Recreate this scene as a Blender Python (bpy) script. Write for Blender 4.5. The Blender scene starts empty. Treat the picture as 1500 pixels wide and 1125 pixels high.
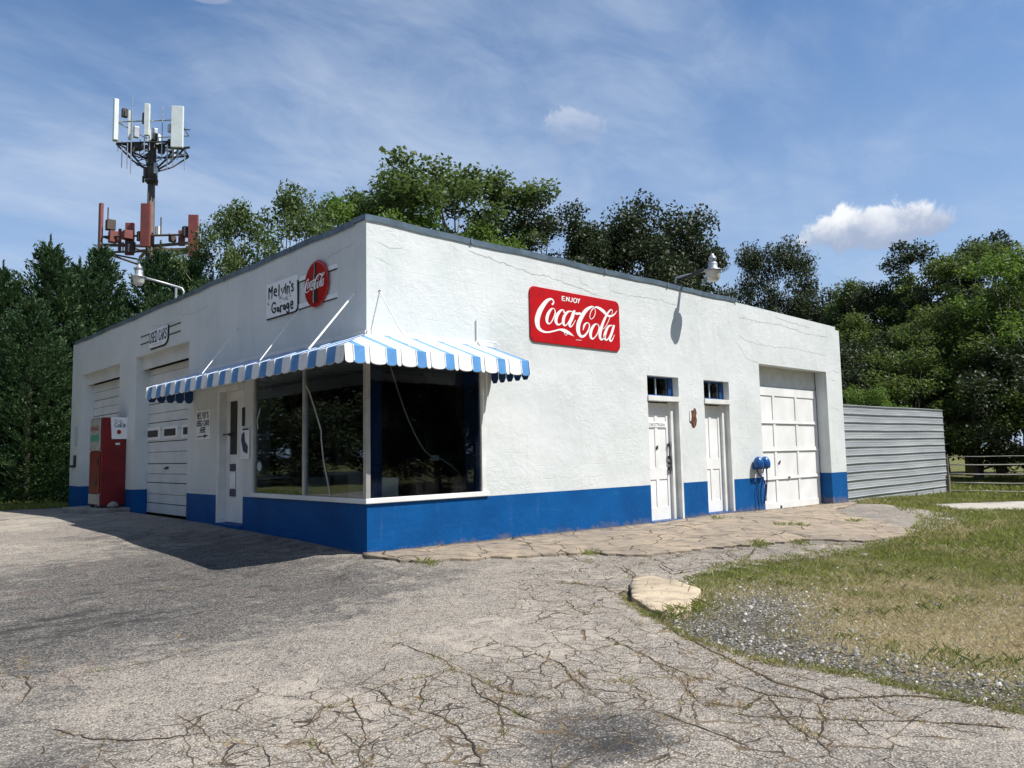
import bpy, math, random
import numpy as np
from mathutils import Vector, Matrix
from mathutils.geometry import delaunay_2d_cdt
C = bpy.context.scene
col = C.collection
random.seed(7)
RNG = np.random.default_rng(11)

# ------------------------------------------------------------ camera
cam_d = bpy.data.cameras.new("camera")
cam = bpy.data.objects.new("camera", cam_d); col.objects.link(cam); C.camera = cam
yaw, pit, rol = math.radians(43.02545), math.radians(5.16609), math.radians(-1.12107)
fw = Vector((math.sin(yaw)*math.cos(pit), math.cos(yaw)*math.cos(pit), math.sin(pit)))
rt = fw.cross(Vector((0, 0, 1))).normalized(); up = rt.cross(fw)
r2 = rt*math.cos(rol)+up*math.sin(rol); u2 = -rt*math.sin(rol)+up*math.cos(rol)
M = Matrix((r2, u2, -fw)).transposed().to_4x4(); M.translation = Vector((-5.3585, -8.46325, 1.21634))
cam.matrix_world = M
cam_d.sensor_width = 36; cam_d.lens = 1133.56/1500*36; cam_d.clip_end = 2000; cam_d.clip_start = .05
# ------------------------------------------------------------ sun and sky
SUN = Vector((.284, -.498, .819)).normalized()
sd = bpy.data.lights.new("sun", 'SUN'); sd.energy = 4.4; sd.angle = math.radians(.5); sd.color = (1, .965, .91)
so = bpy.data.objects.new("sun", sd); col.objects.link(so); so.rotation_euler = SUN.to_track_quat('Z', 'Y').to_euler()
w = bpy.data.worlds.new("World"); C.world = w; w.use_nodes = True
nt = w.node_tree; N = nt.nodes; Lk = nt.links
for n in list(N): N.remove(n)
out = N.new('ShaderNodeOutputWorld'); bg = N.new('ShaderNodeBackground'); Lk.new(bg.outputs[0], out.inputs[0])
sky = N.new('ShaderNodeTexSky'); sky.sky_type = 'NISHITA'; sky.sun_disc = False
sky.sun_elevation = math.asin(SUN.z); sky.sun_rotation = math.atan2(SUN.x, SUN.y)
sky.air_density = 1.0; sky.dust_density = .6; sky.ozone_density = 2.2
bg.inputs[1].default_value = .081
tc = N.new('ShaderNodeTexCoord')
def wm(op, a, b=None, c=None):
    n = N.new('ShaderNodeMath'); n.operation = op
    for i, v in enumerate((a, b, c)):
        if v is None: continue
        if isinstance(v, (int, float)): n.inputs[i].default_value = v
        else: Lk.new(v, n.inputs[i])
    return n.outputs[0]
def wdot(v):
    n = N.new('ShaderNodeVectorMath'); n.operation = 'DOT_PRODUCT'; Lk.new(tc.outputs['Generated'], n.inputs[0]); n.inputs[1].default_value = v
    return n.outputs['Value']
def wramp(v, lo, hi):
    n = N.new('ShaderNodeMapRange'); n.interpolation_type = 'SMOOTHSTEP'; Lk.new(v, n.inputs[0]); n.inputs[1].default_value = lo; n.inputs[2].default_value = hi
    return n.outputs[0]
sx = N.new('ShaderNodeSeparateXYZ'); Lk.new(tc.outputs['Generated'], sx.inputs[0])
zz = wm('ADD', wm('MAXIMUM', sx.outputs[2], 0), .12)
cmb = N.new('ShaderNodeCombineXYZ'); Lk.new(wm('DIVIDE', sx.outputs[0], zz), cmb.inputs[0]); Lk.new(wm('DIVIDE', sx.outputs[1], zz), cmb.inputs[1])
def wnoise(vec, scale, detail, rough, rot=0, st=(1, 1, 1), dist=0):
    mp = N.new('ShaderNodeMapping'); mp.inputs['Rotation'].default_value = (0, 0, rot); mp.inputs['Scale'].default_value = st; Lk.new(vec, mp.inputs[0])
    n = N.new('ShaderNodeTexNoise'); n.inputs['Scale'].default_value = scale; n.inputs['Detail'].default_value = detail; n.inputs['Roughness'].default_value = rough; n.inputs['Distortion'].default_value = dist
    Lk.new(mp.outputs[0], n.inputs[0]); return n.outputs[0]
ci = wnoise(cmb.outputs[0], .62, 9, .56, .5, (1, 2.0, 1), .7)
cb = wnoise(cmb.outputs[0], .28, 3, .5, .3, (1, 1.3, 1), .3)
ch = wnoise(cmb.outputs[0], 2.6, 8, .62, .9, (1, 1.5, 1), .5)
cirrus = wm('MULTIPLY', wramp(wm('ADD', wm('ADD', wm('MULTIPLY', ci, .5), wm('MULTIPLY', cb, .5)), wm('MULTIPLY', wm('SUBTRACT', ch, .5), .28)), .39, .69), .76)
def mixc(f, a, b):
    n = N.new('ShaderNodeMix'); n.data_type = 'RGBA'
    if isinstance(f, (int, float)): n.inputs[0].default_value = f
    else: Lk.new(f, n.inputs[0])
    for i, v in ((6, a), (7, b)):
        if isinstance(v, tuple): n.inputs[i].default_value = (*v, 1)
        else: Lk.new(v, n.inputs[i])
    return n.outputs[2]
K = 7.8
tint = N.new('ShaderNodeMix'); tint.data_type = 'RGBA'; tint.blend_type = 'MULTIPLY'; tint.inputs[0].default_value = 1; Lk.new(sky.outputs[0], tint.inputs[6]); tint.inputs[7].default_value = (.74, .98, 1.17, 1)
skyc = mixc(cirrus, tint.outputs[2], (.70*K, .80*K, .95*K))
hz = wm('MULTIPLY', wm('SUBTRACT', 1, wramp(sx.outputs[2], -.05, .60)), .78)
skyc = mixc(hz, skyc, (.50*K, .63*K, .86*K))
def cumulus(base, d, wd, ht, amt, seed):
    D = Vector(d).normalized(); t1 = D.cross(Vector((0, 0, 1))).normalized(); t2 = t1.cross(D)
    a = wdot(t1); b = wdot(t2)
    nz = wnoise(tc.outputs['Generated'], 21, 10, .62, seed, (1, 1, 1), .3)
    bb = wm('DIVIDE', b, ht); aa = wm('DIVIDE', a, wd)
    # flat underside: the lower half is squeezed
    low = wm('MULTIPLY', wm('MINIMUM', bb, 0), 1.5); hi = wm('MAXIMUM', bb, 0)
    rr = wm('SQRT', wm('ADD', wm('MULTIPLY', aa, aa), wm('ADD', wm('MULTIPLY', low, low), wm('MULTIPLY', hi, hi))))
    v = wm('ADD', wm('SUBTRACT', 1, rr), wm('MULTIPLY', wm('SUBTRACT', nz, .5), 1.9))
    front = wramp(wdot(D), .8, .9)
    m = wm('MULTIPLY', wm('MULTIPLY', wramp(v, .04, .34), front), amt)
    sh = wramp(wm('ADD', bb, wm('MULTIPLY', wm('SUBTRACT', nz, .5), 1.8)), -.30, .85)
    return mixc(m, base, mixc(sh, (.42*K, .50*K, .68*K), (1.06*K, 1.08*K, 1.10*K)))
skyc = cumulus(skyc, (.9059, .3451, .2495), .092, .036, .95, .3)
skyc = cumulus(skyc, (.684, .614, .394), .05, .03, .30, 1.1)
skyc = cumulus(skyc, (.3085, .8095, .505), .03, .012, .5, 2.1)
Lk.new(skyc, bg.inputs[0])
# ------------------------------------------------------------ exposure
C.view_settings.view_transform = 'Standard'; C.view_settings.look = 'None'
C.view_settings.exposure = .58; C.view_settings.gamma = 1; C.view_settings.use_curve_mapping = False
C.render.engine = 'CYCLES'

# ------------------------------------------------------------ materials
def mat(name, c1, c2=None, scale=3, rough=.7, bump=0, bscale=30, metal=0, detail=6, dist=0, stretch=(1, 1, 1), lo=.35, hi=.65, spec=.5, extra=None, bdist=.02):
    m = bpy.data.materials.new(name); m.use_nodes = True; t = m.node_tree; b = t.nodes['Principled BSDF']
    b.inputs['Roughness'].default_value = rough; b.inputs['Metallic'].default_value = metal; b.inputs['Specular IOR Level'].default_value = spec
    b.inputs['Base Color'].default_value = (*c1, 1)
    tcn = t.nodes.new('ShaderNodeTexCoord'); mp = t.nodes.new('ShaderNodeMapping'); mp.inputs['Scale'].default_value = stretch
    t.links.new(tcn.outputs['Object'], mp.inputs[0])
    if c2 is None: c2 = tuple(v*.82 for v in c1)
    nz = t.nodes.new('ShaderNodeTexNoise'); nz.inputs['Scale'].default_value = scale; nz.inputs['Detail'].default_value = detail; nz.inputs['Distortion'].default_value = dist
    t.links.new(mp.outputs[0], nz.inputs[0])
    mr = t.nodes.new('ShaderNodeMapRange'); mr.inputs[1].default_value = lo; mr.inputs[2].default_value = hi; t.links.new(nz.outputs[0], mr.inputs[0])
    mx = t.nodes.new('ShaderNodeMix'); mx.data_type = 'RGBA'; mx.inputs[6].default_value = (*c1, 1); mx.inputs[7].default_value = (*c2, 1)
    t.links.new(mr.outputs[0], mx.inputs[0]); t.links.new(mx.outputs[2], b.inputs['Base Color'])
    if bump:
        n2 = t.nodes.new('ShaderNodeTexNoise'); n2.inputs['Scale'].default_value = bscale; n2.inputs['Detail'].default_value = 8; n2.inputs['Roughness'].default_value = .6
        t.links.new(mp.outputs[0], n2.inputs[0])
        bp = t.nodes.new('ShaderNodeBump'); bp.inputs['Strength'].default_value = bump; bp.inputs['Distance'].default_value = bdist
        t.links.new(n2.outputs[0], bp.inputs['Height']); t.links.new(bp.outputs[0], b.inputs['Normal'])
    if extra: extra(t, b, mx, tcn)
    return m

def nn(t, kind, **kw):
    n = t.nodes.new('ShaderNode'+kind)
    for k, v in kw.items(): setattr(n, k, v)
    return n
def tmath(t, op, a, b=None, clamp=False):
    n = t.nodes.new('ShaderNodeMath'); n.operation = op; n.use_clamp = clamp
    for i, v in enumerate((a, b)):
        if v is None: continue
        if isinstance(v, (int, float)): n.inputs[i].default_value = v
        else: t.links.new(v, n.inputs[i])
    return n.outputs[0]
def tnoise(t, vec, scale, detail=4, rough=.5, dist=0):
    n = t.nodes.new('ShaderNodeTexNoise'); n.inputs['Scale'].default_value = scale; n.inputs['Detail'].default_value = detail
    n.inputs['Roughness'].default_value = rough; n.inputs['Distortion'].default_value = dist
    t.links.new(vec, n.inputs[0]); return n.outputs[0]
def tramp(t, v, lo, hi, a=0., b=1., smooth=False):
    n = t.nodes.new('ShaderNodeMapRange'); n.inputs[1].default_value = lo; n.inputs[2].default_value = hi; n.inputs[3].default_value = a; n.inputs[4].default_value = b
    if smooth: n.interpolation_type = 'SMOOTHSTEP'
    t.links.new(v, n.inputs[0]); return n.outputs[0]
def tmix(t, f, a, b, mode='MIX'):
    n = t.nodes.new('ShaderNodeMix'); n.data_type = 'RGBA'; n.blend_type = mode
    if isinstance(f, (int, float)): n.inputs[0].default_value = f
    else: t.links.new(f, n.inputs[0])
    for i, v in ((6, a), (7, b)):
        if isinstance(v, tuple): n.inputs[i].default_value = (*v, 1)
        else: t.links.new(v, n.inputs[i])
    return n.outputs[2]
def tmap(t, vec, scale=(1, 1, 1), loc=(0, 0, 0), rot=(0, 0, 0)):
    n = t.nodes.new('ShaderNodeMapping'); n.inputs['Scale'].default_value = scale; n.inputs['Location'].default_value = loc; n.inputs['Rotation'].default_value = rot
    t.links.new(vec, n.inputs[0]); return n.outputs[0]
def tbump(t, b, h, strength, dist):
    n = t.nodes.new('ShaderNodeBump'); n.inputs['Strength'].default_value = strength; n.inputs['Distance'].default_value = dist
    t.links.new(h, n.inputs['Height']); t.links.new(n.outputs[0], b.inputs['Normal'])

def stucco(name, c, c2, dirt, strength):
    m = bpy.data.materials.new(name); m.use_nodes = True; t = m.node_tree; b = t.nodes['Principled BSDF']
    b.inputs['Roughness'].default_value = .6; b.inputs['Specular IOR Level'].default_value = .3
    v = t.nodes.new('ShaderNodeTexCoord').outputs['Object']
    big = tnoise(t, v, .9, 5, .6); mid = tnoise(t, v, 5, 6, .65, .4); strk = tnoise(t, tmap(t, v, (3, 3, .35)), 2.2, 5, .6)
    cc = tmix(t, tramp(t, big, .4, .62), c, c2)
    cc = tmix(t, tmath(t, 'MULTIPLY', tramp(t, strk, .56, .75), .35), cc, dirt)
    cc = tmix(t, tmath(t, 'MULTIPLY', tramp(t, mid, .62, .74), .35), cc, dirt)
    sp = nn(t, 'SeparateXYZ'); t.links.new(v, sp.inputs[0])
    run = tmath(t, 'MULTIPLY', tramp(t, tnoise(t, tmap(t, v, (7, 7, .5)), 1.6, 6, .7), .55, .70), tramp(t, tmath(t, 'ADD', sp.outputs[2], tmath(t, 'MULTIPLY', tnoise(t, v, 1.1, 3), 1.6)), 4.3, 5.2))
    cc = tmix(t, tmath(t, 'MULTIPLY', run, .42), cc, (.33, .34, .31))
    lowd = tmath(t, 'MULTIPLY', tramp(t, tnoise(t, v, 3.4, 7, .75), .5, .66), tramp(t, tmath(t, 'ADD', sp.outputs[2], tmath(t, 'MULTIPLY', tnoise(t, v, 1.7, 3), .9)), 1.5, 1.05)); cc = tmix(t, tmath(t, 'MULTIPLY', lowd, .30), cc, (.44, .40, .34))
    t.links.new(cc, b.inputs['Base Color'])
    cb_ = nn(t, 'CombineXYZ'); t.links.new(tmath(t, 'ADD', sp.outputs[0], sp.outputs[1]), cb_.inputs[0]); t.links.new(sp.outputs[2], cb_.inputs[1])
    bk = nn(t, 'TexBrick'); bk.inputs['Scale'].default_value = 1; bk.inputs['Brick Width'].default_value = .41; bk.inputs['Row Height'].default_value = .205; bk.inputs['Mortar Size'].default_value = .008; bk.inputs['Mortar Smooth'].default_value = .6; t.links.new(cb_.outputs[0], bk.inputs[0])
    # trowelled relief: soft ridges, smeared laps, fine grain
    lap = tnoise(t, tmap(t, v, (1, 1, 1.7)), 3.2, 3, .5, 1.6); ridge = tmath(t, 'ABSOLUTE', tmath(t, 'SUBTRACT', lap, .5))
    ridge = tramp(t, ridge, 0, .12)
    patch = tnoise(t, v, 9, 5, .6, .8); fine = tnoise(t, v, 45, 4, .6)
    msk = tramp(t, tnoise(t, v, .8, 4, .6), .38, .64, .25, 1.25)
    h = tmath(t, 'MULTIPLY', msk, tmath(t, 'ADD', tmath(t, 'MULTIPLY', ridge, .16), tmath(t, 'ADD', tmath(t, 'MULTIPLY', patch, .9), tmath(t, 'MULTIPLY', fine, .16))))
    h = tmath(t, 'SUBTRACT', tmath(t, 'ADD', h, tmath(t, 'MULTIPLY', tnoise(t, v, 1.6, 3), 1.5)), tmath(t, 'MULTIPLY', bk.outputs['Fac'], tramp(t, tnoise(t, v, .7, 3), .45, .62, 0, .14)))
    tbump(t, b, h, strength, .022)
    return m

MT = {}
MT['wall'] = stucco('white_stucco', (.635, .655, .645), (.57, .60, .59), (.42, .435, .41), .36)
def worn_blue(t, b, mx, tcn):
    v = tcn.outputs['Object']; src = mx.outputs[2]
    chips = tmath(t, 'MULTIPLY', tramp(t, tnoise(t, v, 13, 7, .75), .68, .71), tramp(t, tnoise(t, v, 1.3, 3), .5, .62))
    scuff = tramp(t, tnoise(t, tmap(t, v, (1, 1, 6)), 1.7, 6, .7), .56, .78, 0, .5)
    c = tmix(t, scuff, src, (.02, .13, .33)); c = tmix(t, tramp(t, tnoise(t, v, 6, 6, .7), .6, .8, 0, .4), c, (.03, .07, .14)); c = tmix(t, chips, c, (.42, .44, .44))
    sp = nn(t, 'SeparateXYZ'); t.links.new(v, sp.inputs[0]); mud = tramp(t, tmath(t, 'ADD', sp.outputs[2], tmath(t, 'MULTIPLY', tmath(t, 'SUBTRACT', tnoise(t, v, 4.5, 8, .75), .5), .55)), .04, -.06)
    c = tmix(t, tmath(t, 'MULTIPLY', mud, .55), c, (.20, .16, .11)); c = tmix(t, tmath(t, 'MULTIPLY', tramp(t, tnoise(t, tmap(t, v, (5, 5, .6)), 1.5, 6, .7), .58, .74), .35), c, (.05, .12, .24))
    t.links.new(c, b.inputs['Base Color'])
MT['blue'] = mat('blue_paint', (.0012, .082, .27), (.001, .062, .215), 1.6, .55, .5, 9, spec=.18, bdist=.02, extra=worn_blue)
MT['white'] = mat('white_paint', (.78, .78, .77), (.68, .68, .66), 2, .45, .12, 40)
MT['trim'] = mat('off_white_trim', (.72, .72, .69), (.60, .60, .57), 4, .5, .15, 30)
MT['bluetrim'] = mat('blue_trim', (.006, .055, .20), None, 6, .45, .1, 40)
MT['cap'] = mat('slate_metal_edging', (.17, .235, .30), (.11, .155, .20), 5, .45, .3, 8, metal=.25)
MT['roofing'] = mat('roofing', (.2, .2, .2), None, 4, .9)
MT['awwhite'] = mat('awning_white', (.80, .80, .79), (.62, .62, .60), 7, .42, .1, 20, lo=.5, hi=.8)
MT['awblue'] = mat('awning_blue', (.105, .29, .58), (.08, .235, .49), 7, .42, .1, 20)
MT['alu'] = mat('aluminium', (.55, .54, .52), (.42, .41, .39), 6, .4, .05, 40, metal=.5)
MT['galv'] = mat('galvanised', (.50, .51, .52), (.36, .37, .39), 4, .42, .15, 15, metal=.6)
MT['sheet'] = mat('corrugated_steel', (.42, .44, .45), (.31, .33, .35), 1.5, .5, .1, 15, metal=.25, stretch=(.3, 1, 3))
MT['dark'] = mat('dark_metal', (.035, .033, .032), (.02, .02, .02), 8, .6)
MT['black'] = mat('black_paint', (.012, .012, .014), None, 8, .5)
MT['rust'] = mat('rust', (.16, .06, .03), (.05, .02, .012), 12, .9, .5, 40)
MT['red'] = mat('sign_red', (.47, .006, .010), (.38, .006, .009), 5, .45, .05, 30, spec=.18)
MT['discred'] = mat('disc_red', (.42, .012, .010), (.32, .010, .008), 5, .25, .05, 30)
MT['letter'] = mat('letter_white', (.85, .85, .83), (.74, .74, .72), 6, .4)
MT['machred'] = mat('machine_red', (.19, .005, .007), (.13, .004, .005), 3, .38)
MT['brown'] = mat('bottle_brown', (.06, .025, .015), (.03, .015, .01), 8, .3)
MT['paper'] = mat('paper', (.86, .87, .87), (.76, .78, .79), 4, .5)
MT['concrete'] = mat('old_concrete', (.30, .28, .25), (.18, .165, .15), 3, .9, .5, 25)
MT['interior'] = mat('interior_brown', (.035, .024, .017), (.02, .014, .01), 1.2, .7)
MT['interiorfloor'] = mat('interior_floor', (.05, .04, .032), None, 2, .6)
MT['bark'] = mat('bark', (.17, .145, .12), (.09, .075, .06), 6, .95, .8, 20, stretch=(1, 1, .3))
MT['darkbark'] = mat('dark_bark', (.045, .035, .028), None, 6, .95)
MT['palebark'] = mat('pale_bark', (.34, .31, .27), (.2, .18, .15), 6, .95, .6, 20, stretch=(1, 1, .3))
MT['wood'] = mat('weathered_wood', (.22, .18, .14), (.13, .11, .09), 8, .9, .4, 30, stretch=(1, 1, .2))
MT['pole'] = mat('weathered_steel', (.11, .075, .055), (.06, .045, .035), 2.5, .7, .2, 10, stretch=(1, 1, .4))
MT['panelwhite'] = mat('radome_white', (.74, .78, .74), (.64, .68, .64), 2, .5)
MT['panelred'] = mat('radome_red', (.25, .055, .04), (.17, .045, .035), 2, .6)
MT['advert'] = mat('faded_advert', (.40, .40, .36), (.28, .27, .24), 9, .4)
MT['weld'] = mat('teal_white', (.45, .55, .56), None, 6, .5)
MT['green'] = mat('label_green', (.08, .35, .2), None, 6, .4)
MT['navy'] = mat('navy', (.03, .04, .09), None, 6, .4)
MT['hose'] = mat('blue_rubber', (.012, .03, .16), (.008, .02, .11), 9, .4)
MT['reel'] = mat('blue_enamel', (.01, .09, .30), (.008, .07, .24), 9, .3, .15, 30)
MT['lens'] = mat('prismatic_lens', (.62, .60, .54), (.52, .50, .44), 9, .3, .3, 60)
MT['tape'] = mat('tape', (.42, .42, .40), None, 6, .6)
def garage_white(name, c1, c2, dirt):
    m = mat(name, c1, c2, 2.5, .5, .25, 18)
    t = m.node_tree; b = t.nodes['Principled BSDF']; v = t.nodes.new('ShaderNodeTexCoord').outputs['Object']
    s = tnoise(t, tmap(t, v, (.5, .5, 9)), 2.2, 6, .7); src = b.inputs['Base Color'].links[0].from_socket
    t.links.new(tmix(t, tmath(t, 'MULTIPLY', tramp(t, s, .58, .72), .6), src, dirt), b.inputs['Base Color'])
    return m
MT['plank'] = garage_white('worn_white_planks', (.64, .655, .64), (.55, .57, .56), (.36, .33, .28))

def glass(name, tint, refl=1.0):
    m = bpy.data.materials.new(name); m.use_nodes = True; t = m.node_tree
    for n in list(t.nodes): t.nodes.remove(n)
    o = t.nodes.new('ShaderNodeOutputMaterial'); mx = t.nodes.new('ShaderNodeMixShader'); tr = t.nodes.new('ShaderNodeBsdfTransparent'); gl = t.nodes.new('ShaderNodeBsdfGlossy')
    tr.inputs[0].default_value = (*tint, 1); gl.inputs['Roughness'].default_value = .012; gl.inputs[0].default_value = (.95, .97, 1, 1)
    fr = t.nodes.new('ShaderNodeFresnel'); fr.inputs[0].default_value = 1.5
    v = t.nodes.new('ShaderNodeTexCoord').outputs['Object']; bp = t.nodes.new('ShaderNodeBump'); bp.inputs['Strength'].default_value = .05; bp.inputs['Distance'].default_value = .02
    t.links.new(tnoise(t, v, 1.1, 2), bp.inputs['Height']); t.links.new(bp.outputs[0], gl.inputs['Normal'])
    f = tmath(t, 'MULTIPLY', fr.outputs[0], refl)
    t.links.new(f, mx.inputs[0]); t.links.new(tr.outputs[0], mx.inputs[1]); t.links.new(gl.outputs[0], mx.inputs[2]); df = t.nodes.new('ShaderNodeBsdfDiffuse'); df.inputs[0].default_value = (.55, .55, .52, 1); m2 = t.nodes.new('ShaderNodeMixShader')
    dust = tmath(t, 'ADD', tramp(t, tnoise(t, tmap(t, v, (1, 1, .35)), 2.2, 7, .7), .5, .85, 0, .035), tramp(t, tnoise(t, v, 14, 6, .7), .62, .85, .001, .03))
    t.links.new(dust, m2.inputs[0]); t.links.new(mx.outputs[0], m2.inputs[1]); t.links.new(df.outputs[0], m2.inputs[2]); t.links.new(m2.outputs[0], o.inputs[0])
    return m
MT['glass'] = glass('window_glass', (.66, .70, .70), .8)

def foliage(name, ca, cb, cc, trans=.35, rough=.55):
    m = bpy.data.materials.new(name); m.use_nodes = True; t = m.node_tree; b = t.nodes['Principled BSDF']; o = t.nodes['Material Output']
    g_ = t.nodes.new('ShaderNodeNewGeometry'); v = t.nodes.new('ShaderNodeTexCoord').outputs['Object']
    c1 = tmix(t, g_.outputs['Random Per Island'], ca, cb); c1 = tmix(t, tramp(t, tnoise(t, v, .45, 3), .42, .62), c1, cc)
    t.links.new(c1, b.inputs['Base Color']); b.inputs['Roughness'].default_value = rough; b.inputs['Specular IOR Level'].default_value = .3
    tr = t.nodes.new('ShaderNodeBsdfTranslucent'); t.links.new(tmix(t, .5, c1, tuple(min(1, x*1.6) for x in cb)), tr.inputs[0])
    mx = t.nodes.new('ShaderNodeMixShader'); mx.inputs[0].default_value = trans
    t.links.new(b.outputs[0], mx.inputs[1]); t.links.new(tr.outputs[0], mx.inputs[2]); t.links.new(mx.outputs[0], o.inputs[0])
    return m
MT['f_cyp'] = foliage('cypress_green', (.014, .038, .016), (.065, .115, .032), (.026, .060, .022), .16)
MT['f_mid'] = foliage('mid_green', (.05, .085, .024), (.11, .155, .04), (.075, .115, .03), .36)
MT['f_light'] = foliage('light_green', (.07, .13, .02), (.14, .21, .035), (.09, .16, .025), .4)
MT['f_dark'] = foliage('dark_green', (.022, .036, .014), (.05, .068, .024), (.034, .048, .018), .2)
MT['f_wood'] = foliage('wood_green', (.045, .075, .018), (.11, .15, .03), (.07, .11, .022), .38)
MT['grass'] = foliage('grass_green', (.13, .17, .035), (.27, .29, .08), (.19, .21, .05), .3)
MT['drygrass'] = foliage('grass_dry', (.36, .29, .15), (.50, .42, .25), (.27, .25, .10), .3)
MT['weedbrown'] = foliage('weed_brown', (.24, .15, .07), (.42, .31, .16), (.32, .22, .11), .2)

# ------------------------------------------------------------ mesh helpers
class MB:
    def __init__(s): s.v = []; s.f = []; s.m = []
    def add(s, vs, fs, mi=0):
        o = len(s.v); s.v += [tuple(map(float, p)) for p in vs]; s.f += [tuple(i+o for i in f) for f in fs]; s.m += [mi]*len(fs); return s
    def box(s, x0, x1, y0, y1, z0, z1, mi=0):
        return s.add([(x0,y0,z0),(x1,y0,z0),(x1,y1,z0),(x0,y1,z0),(x0,y0,z1),(x1,y0,z1),(x1,y1,z1),(x0,y1,z1)],
                     [(0,3,2,1),(4,5,6,7),(0,1,5,4),(1,2,6,5),(2,3,7,6),(3,0,4,7)], mi)
    def bar(s, a, b, wd, ht, upv=(0,0,1), mi=0):
        a = Vector(a); b = Vector(b); d = (b-a).normalized(); u = Vector(upv); r = d.cross(u)
        if r.length < 1e-4: r = d.cross(Vector((1,0,0)))
        r.normalize(); u = r.cross(d); r *= wd/2; u *= ht/2
        vs = [a-r-u, a+r-u, a+r+u, a-r+u, b-r-u, b+r-u, b+r+u, b-r+u]
        return s.add(vs, [(0,1,2,3),(7,6,5,4),(0,4,5,1),(1,5,6,2),(2,6,7,3),(3,7,4,0)], mi)
    def tube(s, pts, r, n=8, mi=0, caps=True):
        pts = [Vector(p) for p in pts]; rs = r if isinstance(r, (list, tuple)) else [r]*len(pts)
        vs = []; prev = None
        for i, p in enumerate(pts):
            d = (pts[min(i+1, len(pts)-1)]-pts[max(i-1, 0)]).normalized()
            if prev is None:
                a = d.cross(Vector((0,0,1)))
                if a.length < 1e-3: a = d.cross(Vector((1,0,0)))
            else: a = prev-d*prev.dot(d)
            a.normalize(); prev = a; b = d.cross(a)
            for k in range(n):
                t = 2*math.pi*k/n; vs.append(p+(a*math.cos(t)+b*math.sin(t))*rs[i])
        fs = []
        for i in range(len(pts)-1):
            for k in range(n):
                fs.append((i*n+k, i*n+(k+1) % n, (i+1)*n+(k+1) % n, (i+1)*n+k))
        if caps: fs += [tuple(range(n))[::-1], tuple((len(pts)-1)*n+k for k in range(n))]
        return s.add(vs, fs, mi)
    def lathe(s, prof, c, n=20, axis='z', mi=0):
        vs = []
        for r, h in prof:
            for k in range(n):
                t = 2*math.pi*k/n; a, b = r*math.cos(t), r*math.sin(t)
                vs.append({'z': (c[0]+a, c[1]+b, c[2]+h), 'x': (c[0]+h, c[1]+a, c[2]+b), 'y': (c[0]+a, c[1]+h, c[2]+b)}[axis])
        fs = [(i*n+k, i*n+(k+1) % n, (i+1)*n+(k+1) % n, (i+1)*n+k) for i in range(len(prof)-1) for k in range(n)]
        fs += [tuple(range(n))[::-1], tuple((len(prof)-1)*n+k for k in range(n))]
        return s.add(vs, fs, mi)
    def prism(s, poly, off, mi=0):      # poly: 3D loop, off: extrusion vector
        n = len(poly); o = Vector(off); vs = [Vector(p) for p in poly]+[Vector(p)+o for p in poly]
        return s.add(vs, [tuple(range(n))[::-1], tuple(range(n, 2*n))]+[(i, (i+1) % n, n+(i+1) % n, n+i) for i in range(n)], mi)
    def build(s, name, mats, parent=None, smooth=False, origin=None, bevel=0):
        me = bpy.data.meshes.new(name); V = np.array(s.v)
        if parent is not None: o = np.array(wloc(parent))
        else: o = np.array(origin if origin is not None else ((V[:,0].min()+V[:,0].max())/2, (V[:,1].min()+V[:,1].max())/2, V[:,2].min()))
        me.from_pydata([tuple(p) for p in V-o], [], s.f)
        mats = mats if isinstance(mats, (list, tuple)) else [mats]
        for m in mats: me.materials.append(MT[m] if isinstance(m, str) else m)
        if len(mats) > 1: me.polygons.foreach_set('material_index', s.m)
        if smooth: me.polygons.foreach_set('use_smooth', [True]*len(me.polygons))
        me.update()
        ob = bpy.data.objects.new(name, me); col.objects.link(ob)
        if parent is not None: ob.parent = parent
        else: ob.location = o
        if bevel:
            b = ob.modifiers.new('bevel', 'BEVEL'); b.width = bevel; b.segments = 2; b.limit_method = 'ANGLE'
        return ob
def wloc(o):
    l = Vector(o.location)
    while o.parent: o = o.parent; l += Vector(o.location)
    return l
def tag(o, label=None, cat=None, group=None, kind=None):
    if label: o['label'] = label
    if cat: o['category'] = cat
    if group: o['group'] = group
    if kind: o['kind'] = kind
    return o
def thing(name, loc, label, cat, group=None):
    o = bpy.data.objects.new(name, None); o.empty_display_size = .2; col.objects.link(o); o.location = loc
    return tag(o, label, cat, group)
def arrays_mesh(name, V, F, mats, idx=None, smooth=False):
    me = bpy.data.meshes.new(name); V = np.asarray(V, np.float32); F = np.asarray(F, np.int32); k = F.shape[1]
    me.vertices.add(len(V)); me.vertices.foreach_set('co', V.ravel())
    me.loops.add(F.size); me.loops.foreach_set('vertex_index', F.ravel())
    me.polygons.add(len(F)); me.polygons.foreach_set('loop_start', np.arange(0, F.size, k, dtype=np.int32))
    try: me.polygons.foreach_set('loop_total', np.full(len(F), k, np.int32))
    except Exception: pass
    for m in mats: me.materials.append(MT[m])
    if idx is not None: me.polygons.foreach_set('material_index', np.asarray(idx, np.int32))
    me.update(calc_edges=True); me.validate()
    return me

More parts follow.
